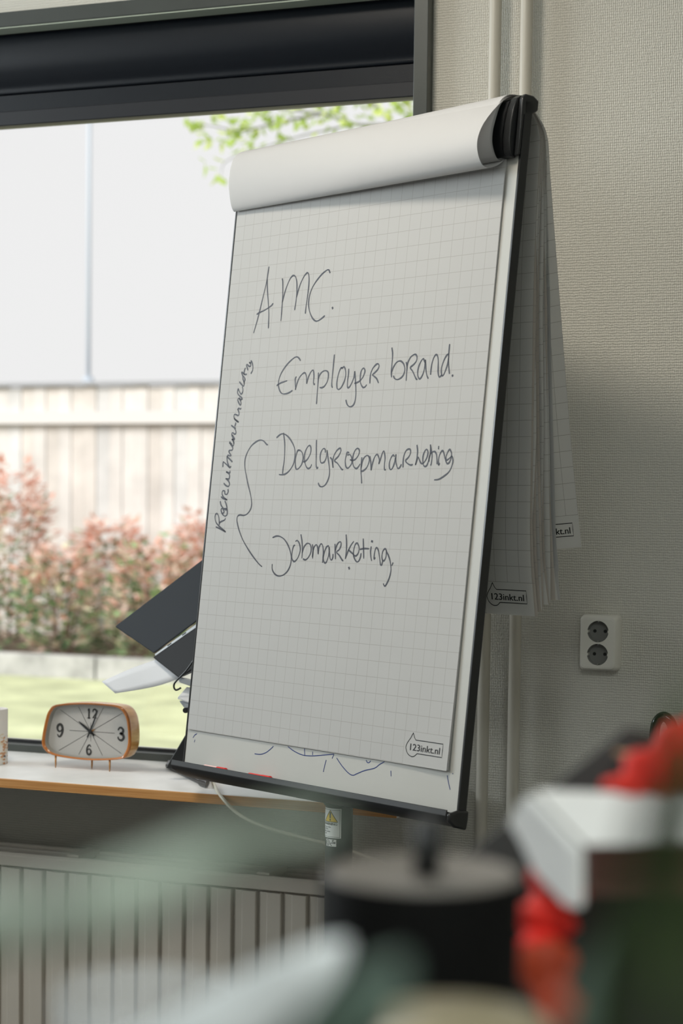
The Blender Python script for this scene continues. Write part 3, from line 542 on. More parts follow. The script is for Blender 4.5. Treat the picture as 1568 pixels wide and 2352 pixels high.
def hang(edge, skew, vbot, yaw=-25.0, grid=True, bulge=0.0):
    pts = catmull([tuple(BP(323, -24, -537))] + edge, 5); nj = len(pts) - 1
    ln_ = [0]
    for i in range(nj): ln_.append(ln_[-1] + math.dist(pts[i], pts[i + 1]))
    T = ln_[-1]
    def fn(i, j):
        k = j * nj; k0 = min(int(k), nj - 1); f_ = k - k0
        p = Vector(pts[k0]).lerp(Vector(pts[k0 + 1]), f_); s = ln_[k0] + (ln_[k0 + 1] - ln_[k0]) * f_
        h = BU.lerp(Vector((math.cos(R(yaw)), math.sin(R(yaw)), 0)), min(1, s / 0.2)); h = h + Vector((0, 0, skew * min(1, s / 0.3))); h.normalize()
        q = p - h * (0.65 * (1 - i)); e = (1 - i) * min(1, s / .3)
        q += Vector((0.423, 0.906, 0)) * bulge * math.sin(math.pi * i) * min(1, s / .25)
        return q
    def uvf(i, j):
        k = j * nj; k0 = min(int(k), nj - 1); s = ln_[k0] + (ln_[k0 + 1] - ln_[k0]) * (k - k0); return (-325 + 650 * i, vbot - (T - s) * 1000)
    def at(a, wv, b):      # page millimetres -> world (in front of the sheet)
        s = T - (vbot - b) / 1000; k = max(i for i in range(nj + 1) if ln_[i] <= s + 1e-9); k = min(k, nj - 1); j = (k + (s - ln_[k]) / (ln_[k + 1] - ln_[k])) / nj
        return fn((a + 325) / 650, j) + Vector((-0.423, -0.906, 0)) * 0.0006
    return MB().grid(fn, 20, nj, uvf), at
mbA, atA = hang(A_EDGE, 0, 476, bulge=-0.004)
hsA = build('hanging_sheet', mbA, M_PAPERH, pad, smooth=True); logo(hsA, atA)
NS = 11
for k in range(1, NS):
    t = k / NS; rnd = random.Random(40 + k)
    e = [tuple(Vector(a).lerp(Vector(c), t ** 1.1) + Vector((0, .0022 * k, 0)) + (Vector((rnd.uniform(-.0035, .0035), rnd.uniform(-.003, .003), rnd.uniform(-.003, .003))) if q > 1 else Vector())) for q, (a, c) in enumerate(zip(A_EDGE, C_EDGE))]
    mbk, _ = hang(e, 0.0, 476, yaw=-25 + .15 * k, bulge=.002 * (k % 3))
    build('hanging_sheet', mbk, M_PAPERSHADE if k % 2 else M_PAPERH, pad, smooth=True)
S_EDGE = [(-0.8545, -0.4651, 1.9729), (-0.8527, -0.4525, 1.9091), (-0.8517, -0.4411, 1.8312), (-0.8498, -0.4322, 1.7120), (-0.8410, -0.4316, 1.5102), (-0.8320, -0.4340, 1.3410), (-0.8233, -0.4364, 1.2543)]
for off, cut in ((0.0, 0.0), (-0.0035, -0.045)):      # two narrower slipped sheets
    e = [tuple(Vector(c) + Vector((off * min(1, q / 5), 0.002 * (off < 0), -cut * (q / 6)))) for q, c in enumerate(S_EDGE)]
    mbk, _ = hang(e, 0.02, 476, yaw=-25); build('hanging_sheet', mbk, M_PAPERW, pad, smooth=True)
mbB, atB = hang(B_EDGE, 0.085, 476, yaw=-25)
hsB = build('hanging_sheet', mbB, M_PAPERH, pad, smooth=True); logo(hsB, atB)
rm = MB(); ribbon(rm, [(-4, 0), (4, 0)], 1.6, lambda a, b, l: Vector(atA(321 + a * .6, .3, 396)) ); build('red_ink_mark', rm, M_RED, hsA)

# ================================================================== things on the window sill
SZT = 0.888
# ---- retro table clock
CKY = -0.155
OUTC = [(-1.8924, 1.0096), (-1.8410, 1.0158), (-1.7912, 1.0164), (-1.7557, 1.0133), (-1.7399, 1.0001), (-1.7333, 0.9782), (-1.7321, 0.9429), (-1.7394, 0.9227), (-1.7533, 0.9136), (-1.8075, 0.9077), (-1.8567, 0.9080), (-1.8987, 0.9122), (-1.9179, 0.9219), (-1.9238, 0.9392), (-1.9152, 0.9816), (-1.9067, 0.9997)]
ck = thing('table_clock', 'orange retro table clock with cream dial and thin legs on the window sill', 'clock', (-1.8235, -0.13, SZT))
ccx, ccz = -1.8232, 0.9607
ocx = sum(p[0] for p in OUTC) / len(OUTC); ocz = sum(p[1] for p in OUTC) / len(OUTC)
OC = catmull(OUTC, 6, True)
def ringc(k, y, pad_=0.0): return [(ocx + (x - ocx) * k - pad_ * math.copysign(min(1, abs(x - ocx) / .03), x - ocx), y, ocz + (z - ocz) * k - pad_ * math.copysign(min(1, abs(z - ocz) / .03), z - ocz)) for x, z in OC]
M_ORANGE = mat('clock_orange', (0.42, 0.135, 0.020), 0.22, 0.55, coat=0.4); M_AMBER = wood_mat('clock_body_amber', (0.55, 0.26, 0.06), (0.66, 0.36, 0.11), (20, 8, 60), 0.18)
M_DIAL = mat('clock_dial', (0.46, 0.445, 0.425), 0.5, 0.3); M_LOOP = mat('clock_inner_ring', (0.30, 0.29, 0.26), 0.4); M_BRASS = mat('clock_brass', (0.42, 0.20, 0.06), 0.3, 0.5, 0.4)
def loft(rs, close0=True, close1=True):
    mb = MB(); n = len(rs[0]); vs = [p for r in rs for p in r]
    fs = [(i * n + k, i * n + (k + 1) % n, (i + 1) * n + (k + 1) % n, (i + 1) * n + k) for i in range(len(rs) - 1) for k in range(n)]
    if close0: fs.append(tuple(range(n)))
    if close1: fs.append(tuple(range((len(rs) - 1) * n, len(rs) * n)))
    return mb.add(vs, fs)
smooth_by_angle(build('case', loft([ringc(1.0, CKY + .006), ringc(1.0, CKY + .030), ringc(0.97, CKY + .043), ringc(0.86, CKY + .047)], False, True), M_AMBER, ck), 50)
smooth_by_angle(build('bezel', loft([ringc(1.0, CKY + .006), ringc(1.004, CKY + .002), ringc(0.985, CKY), ringc(0.955, CKY + .0008), ringc(0.935, CKY + .003)], False, False), M_ORANGE, ck), 70)
smooth_by_angle(build('inner_ring', loft([ringc(0.935, CKY + .003), ringc(0.915, CKY + .013)], False, False), M_LOOP, ck), 60)
dial = build('dial', loft([ringc(0.917, CKY + .0129), ringc(0.917, CKY + .0135)]), M_DIAL, ck)
def DL(a, b, l=0.0): return (ccx + a, CKY + .0126 - l, ccz + b)
INK2 = mat('clock_print', (0.035, 0.033, 0.032), 0.5)
def half(ang):    # distance from the dial centre to the rim
    dx, dz_ = math.sin(ang), math.cos(ang); best = 9
    ring = ringc(0.86, 0)
    for i in range(len(ring)):
        x1, z1_ = ring[i][0] - ccx, ring[i][2] - ccz; x2, z2 = ring[(i + 1) % len(ring)][0] - ccx, ring[(i + 1) % len(ring)][2] - ccz
        den = dx * (z2 - z1_) - dz_ * (x2 - x1)
        if abs(den) < 1e-9: continue
        t = (x1 * (z2 - z1_) - z1_ * (x2 - x1)) / den; s = (x1 * dz_ - z1_ * dx) / den
        if t > 0 and -0.001 <= s <= 1.001: best = min(best, t)
    return best
for k in range(12):
    a = R(30 * k) + R(0); h = half(a); e = {0: .35, 3: .66, 6: .40, 9: .55}.get(k, .99)
    mb = MB(); ribbon(mb, [(math.sin(a) * .004, math.cos(a) * .004), (math.sin(a) * h * e, math.cos(a) * h * e)], 0.0007, lambda p, q, l: DL(p, q, .0001)); build('dial_line', mb, INK2, dial)
NUM = {'1': [[(.5, 1), (.5, .5), (.5, 0)], [(.2, .02), (.8, .02)], [(.25, .85), (.5, .98)]], '2': [[(.1, .72), (.2, .93), (.5, 1), (.8, .85), (.78, .6), (.4, .3), (.1, .06)], [(.1, .06), (.5, .08), (.92, .04)]],
       '3': [[(.1, .8), (.25, .97), (.55, 1), (.8, .82), (.7, .6), (.42, .53), (.72, .46), (.88, .25), (.7, .04), (.4, 0), (.12, .12), (.1, .25)]],
       '6': [[(.85, .82), (.7, .98), (.45, .96), (.2, .7), (.12, .38), (.25, .08), (.52, 0), (.8, .12), (.88, .33), (.72, .54), (.45, .56), (.2, .4)]]}
NUM['9'] = [[(1 - x, 1 - y) for x, y in s] for s in NUM['6']]
def numeral(txt, cx, cz_, h):
    mb = MB(); wch = h * .72; x = cx - wch * len(txt) / 2
    for c in txt:
        for s in NUM[c]:
            pts = catmull(s, 4) if len(s) > 2 else s
            P_ = [(x + p * wch * .88, cz_ - h / 2 + q * h) for p, q in pts]; n_ = len(P_)
            ww = [h * (.09 + .13 * abs(math.sin(math.pi * min(1, max(0, i / (n_ - 1)))))) if len(s) > 3 else h * (.2 if s[0][0] == s[-1][0] else .07) for i in range(n_)]
            ribbon(mb, P_, ww, lambda a, b, l: DL(a, b, .0002))
        x += wch
    o = build('numeral', mb, INK2, dial)
for t_, (a, b), h in [('12', (0.0031, 0.0343), 0.0175), ('9', (-0.0661, -0.0016), 0.0237), ('3', (0.0662, -0.0008), 0.0237), ('6', (-0.0031, -0.0348), 0.0184)]: numeral(t_, a, b, h)
def hand(name, tip, tail, w0, colr, l):
    mb = MB(); ribbon(mb, [tail, (tip[0] * .35, tip[1] * .35), (tip[0] * .62, tip[1] * .62), tip], [w0 * .8, w0, w0 * .9, w0 * .25], lambda a, b, q: DL(a, b, l)); return build(name, mb, colr, ck, solid=0.0004)
hand('hour_hand', (-.0250, .0180), (.0080, -.0060), .0048, M_BLACKM, .0015); hand('minute_hand', (.0165, .0420), (-.006, -.0105), .0030, M_BLACKM, .0025); hand('alarm_hand', (.009, .005), (-.001, -.001), .003, M_BRASS, .0008)
build('hand_cap', MB().lathe([(0.0042, 0), (0.0036, -0.0016), (0, -0.002)], (ccx, CKY + .0100, ccz), 20, (0, 1, 0)), M_BLACKM, ck)
for (lx, ly, lz) in [(-1.8952, -0.15, 0.9102), (-1.7776, -0.15, 0.911), (-1.8259, -0.1324, 0.91)]:
    build('leg', MB().tube([(lx, ly, lz + .002), (lx, ly, SZT + .006), (lx - .0004, ly, SZT)], [.0021, .0016, .0009], 10), M_BRASS, ck, smooth=True)

# ---- printed cup at the left edge of the picture
cupx, cupy = -2.0395, -0.155
def cup_mat():
    m = mat('cup_print', (0.70, 0.69, 0.65), 0.5); nt = m.node_tree; b = nt.nodes['Principled BSDF']; tc = nn(nt, 'ShaderNodeTexCoord')
    mp = nn(nt, 'ShaderNodeMapping'); mp.inputs['Scale'].default_value = (1, 1, 2.2); nt.links.new(tc.outputs['Object'], mp.inputs['Vector'])
    vo = nn(nt, 'ShaderNodeTexVoronoi'); vo.inputs['Scale'].default_value = 130; nt.links.new(mp.outputs[0], vo.inputs['Vector'])
    r = nn(nt, 'ShaderNodeValToRGB'); r.color_ramp.interpolation = 'CONSTANT'
    es_ = r.color_ramp.elements; es_[0].color = (.72, .71, .68, 1); es_[1].position = .55; es_[1].color = (.55, .30, .16, 1)
    e = es_.new(.7); e.color = (.66, .60, .48, 1); e = es_.new(.86); e.color = (.10, .11, .12, 1); e = es_.new(.93); e.color = (.72, .71, .68, 1)
    nt.links.new(vo.outputs['Color'], r.inputs['Fac'])
    sp = nn(nt, 'ShaderNodeSeparateXYZ'); nt.links.new(tc.outputs['Object'], sp.inputs[0])
    k = math_node(nt, 'LESS_THAN', sp.outputs[2], .062)
    mx = nn(nt, 'ShaderNodeMix', data_type='RGBA'); nt.links.new(k, mx.inputs['Factor']); mx.inputs['A'].default_value = (.72, .71, .69, 1); nt.links.new(r.outputs['Color'], mx.inputs['B']); nt.links.new(mx.outputs['Result'], b.inputs['Base Color'])
    return m
cu = thing('printed_cup', 'white cup with printed pattern at the left end of the sill', 'cup', (cupx, cupy, SZT))
smooth_by_angle(build('cup_wall', MB().lathe([(0, 0), (.0335, 0), (.0345, .001), (.0350, .104), (.0345, .107), (.0325, .107), (.0318, .104), (.0315, .004), (0, .004)], (cupx, cupy, SZT), 40), cup_mat(), cu), 40)
build('contents', MB().lathe([(0, 0), (.0312, 0), (.0312, .003), (0, .003)], (cupx, cupy, SZT + .096), 32), mat('rust_brown', (.28, .09, .04), .6), cu)

# ---- laptop lying askew on a folding stand, behind the board
M_LAPT = mat('laptop_grey', (0.030, 0.034, 0.040), 0.6, 0.12); M_LAPB = mat('laptop_black', (0.006, 0.006, 0.007), 0.55, 0.2); M_GREYP = mat('grey_plastic', (0.36, 0.39, 0.42), 0.35, 0.5)
def slab(pts, th, direction):
    d = Vector(direction).normalized() * th; p = [Vector(q) for q in pts]; return MB().hexa([*p, *[q + d for q in p]])
la = thing('laptop', 'dark grey laptop propped up on the sill stand behind the flip chart', 'laptop', (-1.5903, -0.2000, 1.1242))
build('lid', slab([(-1.7751, -0.1400, 1.1621), (-1.6652, -0.1900, 1.1188), (-1.4310, -0.1900, 1.2867), (-1.5243, -0.1400, 1.3408)], .008, (.25, 1, .35)), M_LAPT, la, bevel=0.003)
build('hinge_edge', slab([(-1.6613, -0.1940, 1.1185), (-1.6556, -0.1980, 1.1133), (-1.4442, -0.1980, 1.2600), (-1.4461, -0.1940, 1.2669)], .006, (.25, 1, .35)), M_GREYP, la, bevel=0.001)
build('base', slab([(-1.6626, -0.2000, 1.1124), (-1.5899, -0.2350, 1.0799), (-1.4603, -0.2350, 1.1614), (-1.4775, -0.2000, 1.2357)], .010, (.25, 1, .35)), M_LAPB, la, bevel=0.003)
for q in (0.12, 0.26, 0.42):
    a = Vector((-1.6572, -0.1985, 1.1181)); b = Vector((-1.4440, -0.1985, 1.2647)); c = a.lerp(b, q); d = a.lerp(b, q + .035)
    build('port', MB().tube([c, d], .0009, 6), M_HOLE, la)
pw = MB(); L1_ = [(-1.7689, -0.2100, 1.0632), (-1.7105, -0.2100, 1.0893), (-1.6618, -0.2050, 1.1079), (-1.5816, -0.2000, 1.1405)]; L2_ = [(-1.7348, -0.2200, 1.0438), (-1.6661, -0.2250, 1.0572), (-1.6145, -0.2300, 1.0720), (-1.5399, -0.2300, 1.1046)]
l1 = catmull(L1_, 5); l2 = catmull(L2_, 5); pw.grid(lambda i, j: Vector(l1[round(i * 15)]).lerp(Vector(l2[round(i * 15)]), j) + Vector((0, .012, 0)), 15, 4, lambda i, j: (0, 0))
tag(build('paper_sheet', pw, mat('copy_paper', (.86, .87, .90), .6, .3, trans=.3), loc=(-1.7067, -0.2000, 1.0709), smooth=True, solid=0.0004), 'blank white sheet sticking out under the dark laptop', 'paper')
sd = thing('laptop_stand', 'black folding stand with grey head on the sill behind the board', 'stand', (-1.6013, -0.1743, 0.8880))
build('hook', MB().tube(catmull([(-1.5502, -0.2500, 1.1197), (-1.5666, -0.2500, 1.0971), (-1.5875, -0.2500, 1.0765), (-1.5918, -0.2500, 1.0668), (-1.5873, -0.2500, 1.0607), (-1.5777, -0.2500, 1.0651)], 4), .0018, 8), M_BLACK, sd, smooth=True)
build('arm', slab([(-1.5960, -0.2300, 1.0816), (-1.5906, -0.2300, 1.0723), (-1.4960, -0.2300, 1.0477), (-1.4961, -0.2300, 1.0673)], .012, (.3, 1, 0)), M_GREYP, sd, bevel=.001)
build('head_plate', slab([(-1.5922, -0.2350, 1.0426), (-1.5915, -0.2000, 1.0587), (-1.5103, -0.2000, 1.0483), (-1.4933, -0.2350, 1.0208)], .004, (0, .3, 1)), mat('stand_white', (.72, .73, .75), .35), sd, bevel=.001)
build('head_body', slab([(-1.5920, -0.2320, 1.0399), (-1.5697, -0.2320, 1.0141), (-1.4944, -0.2320, 0.9890), (-1.4947, -0.2320, 1.0205)], .016, (.3, 1, 0)), M_GREYP, sd, bevel=.002)
build('knob', MB().lathe([(0, 0), (.0045, 0), (.005, .002), (.005, .008), (0, .009)], (-1.5720, -0.2450, 1.0239), 16, (0.1, 1, 0)), M_BLACK, sd)
build('upright', slab([(-1.5838, -0.2000, 0.9903), (-1.5800, -0.2000, 0.9528), (-1.6108, -0.2000, 0.9052), (-1.6341, -0.2000, 0.9101)], .014, (.3, 1, 0)), M_BLACK, sd, bevel=.002)
build('upright', slab([(-1.4752, -0.2000, 1.0184), (-1.4748, -0.2000, 0.9789), (-1.5800, -0.2000, 0.9552), (-1.5838, -0.2000, 0.9871)], .014, (.3, 1, 0)), M_BLACK, sd, bevel=.002)
build('foot', slab([(-1.7066, -0.0580, 0.8890), (-1.7337, 0.0053, 0.8890), (-1.5561, -0.1716, 0.8890), (-1.5260, -0.2543, 0.8890)], .007, (0, 0, 1)), M_BLACK, sd, bevel=.002)
build('foot_block', slab([(-1.5460, -0.2405, 0.8890), (-1.5753, -0.1688, 0.8890), (-1.5453, -0.1972, 0.8890), (-1.5176, -0.2679, 0.8890)], .012, (0, 0, 1)), M_BLACK, sd, bevel=.003)

# ---- loose cable over the sill edge
cb = catmull([(-1.5855, -0.0967, 0.8915), (-1.5548, -0.1652, 0.8915), (-1.5150, -0.2377, 0.8915), (-1.4610, -0.3225, 0.8862), (-1.4252, -0.3300, 0.8599), (-1.3815, -0.3250, 0.8403), (-1.3220, -0.3100, 0.8250), (-1.2688, -0.3000, 0.8139), (-1.2201, -0.2900, 0.8010), (-1.1715, -0.2800, 0.7829), (-1.1348, -0.2700, 0.7503), (-1.1215, -0.2600, 0.6815), (-1.1113, -0.2600, 0.5459), (-1.1040, -0.2600, 0.0865)], 6)
tag(build('cable', MB().tube(cb, 0.0030, 10), mat('cable_cream', (.62, .58, .48), .45), loc=(-1.6084, -0.0871, 0.8880), smooth=True), 'cream cable hanging over the sill edge and sagging towards the column', 'cable')

# ---- umbrella leaning on the wall at the right
um = thing('umbrella', 'black umbrella with curved crook handle standing by the wall', 'umbrella', (-0.7145, -0.1500, 0.0333))
ux, uy, uz = (-0.7365, -0.1400, 0.9887)
hp = catmull([(ux, uy, uz - .03), (-0.7365, -0.1400, 0.9887), (-0.7378, -0.1400, 1.0145), (-0.7339, -0.1400, 1.0377), (-0.7230, -0.1400, 1.0479), (-0.7117, -0.1400, 1.0411), (-0.7046, -0.1400, 1.0238), (-0.7029, -0.1400, 1.0165)], 5)
build('crook_handle', MB().tube(hp, [.0088] * (len(hp) - 1) + [.006], 18), mat('umbrella_gloss', (.012, .016, .012), .12, .6), um, smooth=True)
build('shaft', MB().tube([(ux, uy, uz - .03), (ux, uy, uz - .12)], .005, 12), M_STEEL, um, smooth=True)
build('closed_canopy', MB().lathe([(0, 0), (.012, .01), (.034, .30), (.036, .55), (.022, uz - .16), (.012, uz - .11), (0, uz - .11)], (ux, uy, .05), 16), mat('umbrella_cloth', (.014, .015, .016), .8), um, smooth=True)
build('tip', MB().tube([(ux, uy, .055), (ux, uy, 0.0)], [.005, .003], 10), M_STEEL, um)

# ================================================================== near foreground: a tall sideboard below the frame carries blurred things
CT = 1.100
sb = thing('sideboard', 'tall grey sideboard close to the camera, below the picture edge', 'sideboard', (0.2, -2.78, 0))
build('carcass', MB().box(-0.43, 0.9, -3.15, -2.39, 0.06, CT - 0.025), mat('sideboard_grey', (.30, .30, .29), .5), sb, bevel=.002)
build('top_board', MB().box(-0.45, 0.92, -3.17, -2.37, CT - 0.025, CT), mat('sideboard_top', (.42, .41, .39), .4), sb, bevel=.002)
build('plinth', MB().box(-0.40, 0.85, -3.12, -2.45, 0, 0.06), M_BLACKM, sb)
# black pen cup
cx, cy_, ctop = (-0.2667, -2.6121, 1.2473)
pc = thing('pen_cup', 'blurred black cup with grey lid in the near foreground', 'cup', (cx, cy_, CT))
H = ctop - CT
smooth_by_angle(build('outer_wall', MB().lathe([(0, 0), (.036, 0), (.039, .004), (.0415, H - .002), (.0405, H), (.0395, H)], (cx, cy_, CT), 48), mat('cup_black', (.003, .003, .003), .7, .1), pc), 40)
smooth_by_angle(build('lid', MB().lathe([(.0402, H + .0002), (.0385, H + .002), (.036, H + .001), (0, H + .0005)], (cx, cy_, CT), 48), mat('cup_lid_grey', (.15, .135, .12), .5), pc), 40)
p0 = Vector((cx + .003, cy_ - .004, CT + H)); build('lid_spout', MB().tube([p0, p0 + Vector((.001, .001, .024))], [.0055, .0065], 12), M_BLACKM, pc, smooth=True)
# clear tumbler
gx, gy, gtop = (-0.3522, -2.6928, 1.2095)
H = gtop - CT
gl = build('plastic_tumbler', MB().lathe([(0, 0), (.031, 0), (.033, .003), (.0375, H - .001), (.0370, H), (.0360, H - .001), (.0315, .010), (0, .009)], (gx, gy, CT), 48), None, loc=(gx, gy, CT))
def tumbler_mat():
    m = mat('tumbler_plastic', (.80, .83, .86), .18, .6); m.node_tree.nodes['Principled BSDF'].inputs['Alpha'].default_value = .24; return m
gl.data.materials.clear(); gl.data.materials.append(tumbler_mat()); smooth_by_angle(gl, 50); tag(gl, 'empty translucent white plastic tumbler, blurred at the lower left', 'tumbler')
# tan lidded jar
jx, jy, jtop = (-0.1960, -2.7788, 1.2365)
H = jtop - CT
jr = thing('jar', 'tan ceramic jar with lid, blurred at the bottom edge', 'jar', (jx, jy, CT))
M_TAN = mat('jar_tan', (.20, .17, .10), .35, .5, noise=(40, .15))
smooth_by_angle(build('jar_body', MB().lathe([(0, 0), (.026, 0), (.030, .01), (.031, H - .02), (.029, H - .012), (0, H - .012)], (jx, jy, CT), 40), M_TAN, jr), 40)
smooth_by_angle(build('jar_lid', MB().lathe([(.0300, H - .0118), (.0318, H - .010), (.0318, H - .003), (.028, H), (.0, H + .001)], (jx, jy, CT), 40), mat('jar_lid_tan', (.25, .215, .135), .3, .5), jr), 40)
# folder leaning at the right
def sheet_prism(pts, th, direction):
    d = Vector(direction).normalized() * th; p = [Vector(q) for q in pts]; n_ = len(p)
    return MB().add(p + [q + d for q in p], [tuple(range(n_)), tuple(range(2 * n_ - 1, n_ - 1, -1))] + [(i, (i + 1) % n_, n_ + (i + 1) % n_, n_ + i) for i in range(n_)])
fo = thing('folder', 'dark grey folder leaning behind the red and white decoration', 'folder', (-0.2494, -2.4063, 1.1476))
build('cover', sheet_prism([(-0.3198, -2.4305, 1.2122), (-0.2382, -2.3814, 1.2862), (-0.1920, -2.3633, 1.2761), (-0.1800, -2.4026, 1.1039), (-0.2982, -2.4508, 1.1023)], .004, (-.37, .92, 0)), mat('folder_grey', (.024, .024, .023), .6), fo)
build('cover', sheet_prism([(-0.3221, -2.4154, 1.2099), (-0.2405, -2.3663, 1.2832), (-0.1949, -2.3484, 1.2733), (-0.1829, -2.3877, 1.1011), (-0.3008, -2.4359, 1.0995)], .003, (-.37, .92, 0)), mat('folder_grey', (.024, .024, .023), .6), fo)
tag(build('pencil', MB().tube([(-0.2399, -2.3991, 1.2753), (-0.2136, -2.3885, 1.2727)], .0012, 8), mat('pencil_wood', (.45, .33, .18), .5), loc=(-0.2399, -2.3991, 1.2753)), 'thin wooden pencil poking out above the dark folder', 'pencil')
# red and white crepe-paper decoration
de = thing('paper_decoration', 'ruffled red paper decoration with a broad white band, blurred', 'decoration', (-0.2237, -2.4614, 1.1380))
M_REDP = mat('red_crepe', (.62, .022, .014), .6, .3, noise=(25, .35)); M_WHB = mat('white_band', (.80, .80, .80), .55, .3); M_ORG = mat('orange_crepe', (.36, .042, .012), .6, .3, noise=(25, .3))
def ruffle(name, pts, rad, m, waves, seed):
    c = catmull([tuple(p) for p in pts], 12); n_ = len(c); rnd = random.Random(seed)
    build(name, MB().tube(c, [rad * (.86 + .20 * math.sin(i / n_ * waves * 2 * math.pi) + .05 * rnd.uniform(-1, 1)) for i in range(n_)], 16), m, de, smooth=True)
ruffle('lower_ruffle', [(-0.2530, -2.4516, 1.2183), (-0.2557, -2.4589, 1.2065), (-0.2571, -2.4658, 1.1928), (-0.2558, -2.4713, 1.1835)], .0150, M_REDP, 2.6, 1)
ruffle('lower_ruffle', [(-0.2545, -2.4706, 1.1856), (-0.2489, -2.4800, 1.1735), (-0.2365, -2.4868, 1.1577), (-0.2201, -2.4920, 1.1424), (-0.2099, -2.4895, 1.1183)], .0150, M_ORG, 2.5, 2)
ruffle('upper_ruffle', [(-0.2324, -2.4245, 1.2541), (-0.2259, -2.4159, 1.2625), (-0.2184, -2.4067, 1.2728), (-0.2077, -2.3962, 1.2833), (-0.1929, -2.3839, 1.2961)], .0115, M_REDP, 3.2, 3)
ruffle('upper_ruffle', [(-0.2196, -2.4087, 1.2510), (-0.2111, -2.3989, 1.2635), (-0.1965, -2.3863, 1.2828)], .016, M_ORG, 2.2, 4)
build('white_band', slab([(-0.2607, -2.4680, 1.2619), (-0.2302, -2.4894, 1.2422), (-0.1770, -2.4354, 1.2393), (-0.1834, -2.4045, 1.2552)], .012, (-.37, .92, .1)), M_WHB, de, bevel=.003)
wb = MB().add([(-0.2607, -2.4680, 1.2619), (-0.2302, -2.4894, 1.2422), (-0.2292, -2.4909, 1.2140), (-0.2369, -2.4832, 1.2133), (-0.2564, -2.4688, 1.2242), (-0.2666, -2.4612, 1.2380), (-0.2738, -2.4582, 1.2460), (-0.2676, -2.4604, 1.2560)], [(0, 1, 2, 3, 4, 5, 6, 7)])
o = build('white_band', wb, M_WHB, de); md = o.modifiers.new('t', 'SOLIDIFY'); md.thickness = .006; md = o.modifiers.new('b', 'BEVEL'); md.width = .0015
build('inner_shade', slab([(-0.2383, -2.4550, 1.2382), (-0.2357, -2.4611, 1.2140), (-0.1799, -2.4169, 1.2098), (-0.1809, -2.4155, 1.2375)], .006, (-.37, .92, .1)), mat('inner_shade_brown', (.16, .075, .06), .7), de)  # dark brown slab standing in for the shade inside the red paper

# ---- house plants right in front of the lens
def blade(mb, ctrl, width, fold=.25, k=8):
    c = catmull([tuple(p) for p in ctrl], k); n_ = len(c); rows = []
    camp = Vector((0, -3.3586, 1.4))
    for i, p in enumerate(c):
        p = Vector(p); t = (Vector(c[min(i + 1, n_ - 1)]) - Vector(c[max(i - 1, 0)])).normalized(); side = t.cross((camp - p).normalized()).normalized(); up = side.cross(t)
        s = i / (n_ - 1); ww = width * .5 * min(1, .45 + s * 3) * (1 - max(0, (s - .55) / .45) ** 2.2) + .0003
        rows.append([p - side * ww + up * ww * fold, p, p + side * ww + up * ww * fold])
    mb.add([q for r_ in rows for q in r_], [(3 * i + j, 3 * i + j + 1, 3 * i + 4 + j, 3 * i + 3 + j) for i in range(n_ - 1) for j in (0, 1)])
def plant(name, label, pot, leaves, potm, crown):
    px_, py_, = pot; t = thing(name, label, 'plant', (px_, py_, CT))
    smooth_by_angle(build('pot', MB().lathe([(0, 0), (.040, 0), (.043, .004), (.052, .085), (.054, .086), (.054, .098), (.049, .098), (.047, .08), (0, .08)], (px_, py_, CT), 32), potm, t), 40)
    build('soil', MB().lathe([(0, .081), (.0468, .081), (.0468, .086), (0, .087)], (px_, py_, CT), 24), mat('soil', (.05, .035, .025), .95), t)
    for pts, wd, m in leaves:
        mb = MB(); b0 = Vector((px_, py_, CT + .08)); blade(mb, [b0, b0.lerp(Vector(pts[0]), .5) + Vector((0, 0, .02))] + list(pts), wd); build('leaf', mb, m, t, smooth=True, solid=.0003)
    return t
M_LPALE = mat('leaf_pale', (.60, .68, .60), .35, .5, noise=(40, .1), trans=.45); M_LSILV = mat('leaf_silver', (.90, .93, .95), .3, .6, noise=(30, .06), trans=.4)
M_LTEAL = mat('leaf_teal', (.13, .19, .155), .4, .5, trans=.3); M_LGREEN = mat('leaf_green', (.026, .058, .010), .4, .45, noise=(60, .25), trans=.2); M_LMID = mat('leaf_mid', (.07, .11, .03), .4, .45, trans=.2)
plant('spider_plant', 'spider plant with pale arching blades, blurred across the lower left', (-0.1943, -3.0585),
      [([(-0.2043, -3.0578, 1.3188), (-0.1845, -3.0709, 1.3263), (-0.1695, -3.0754, 1.3289), (-0.1575, -3.0811, 1.3328), (-0.1479, -3.0769, 1.3369), (-0.1374, -3.0723, 1.3423), (-0.1234, -3.0770, 1.3478), (-0.1159, -3.0738, 1.3497)], .0088, M_LPALE),
       ([(-0.2862, -2.8601, 1.2164), (-0.2512, -2.8660, 1.2394), (-0.2266, -2.8657, 1.2555), (-0.2083, -2.8681, 1.2692), (-0.1985, -2.8635, 1.2785)], .0235, M_LSILV),
       ([(-0.1688, -3.0037, 1.2666), (-0.1466, -3.0149, 1.2871), (-0.1332, -3.0191, 1.3026), (-0.1259, -3.0154, 1.3135)], .0190, M_LTEAL),
       ([(-0.2113, -3.0617, 1.3042), (-0.1981, -3.0556, 1.3149), (-0.1924, -3.0527, 1.3230), (-0.1911, -3.0518, 1.3287)], .006, M_LMID)], mat('pot_white', (.7, .7, .68), .4), 1)
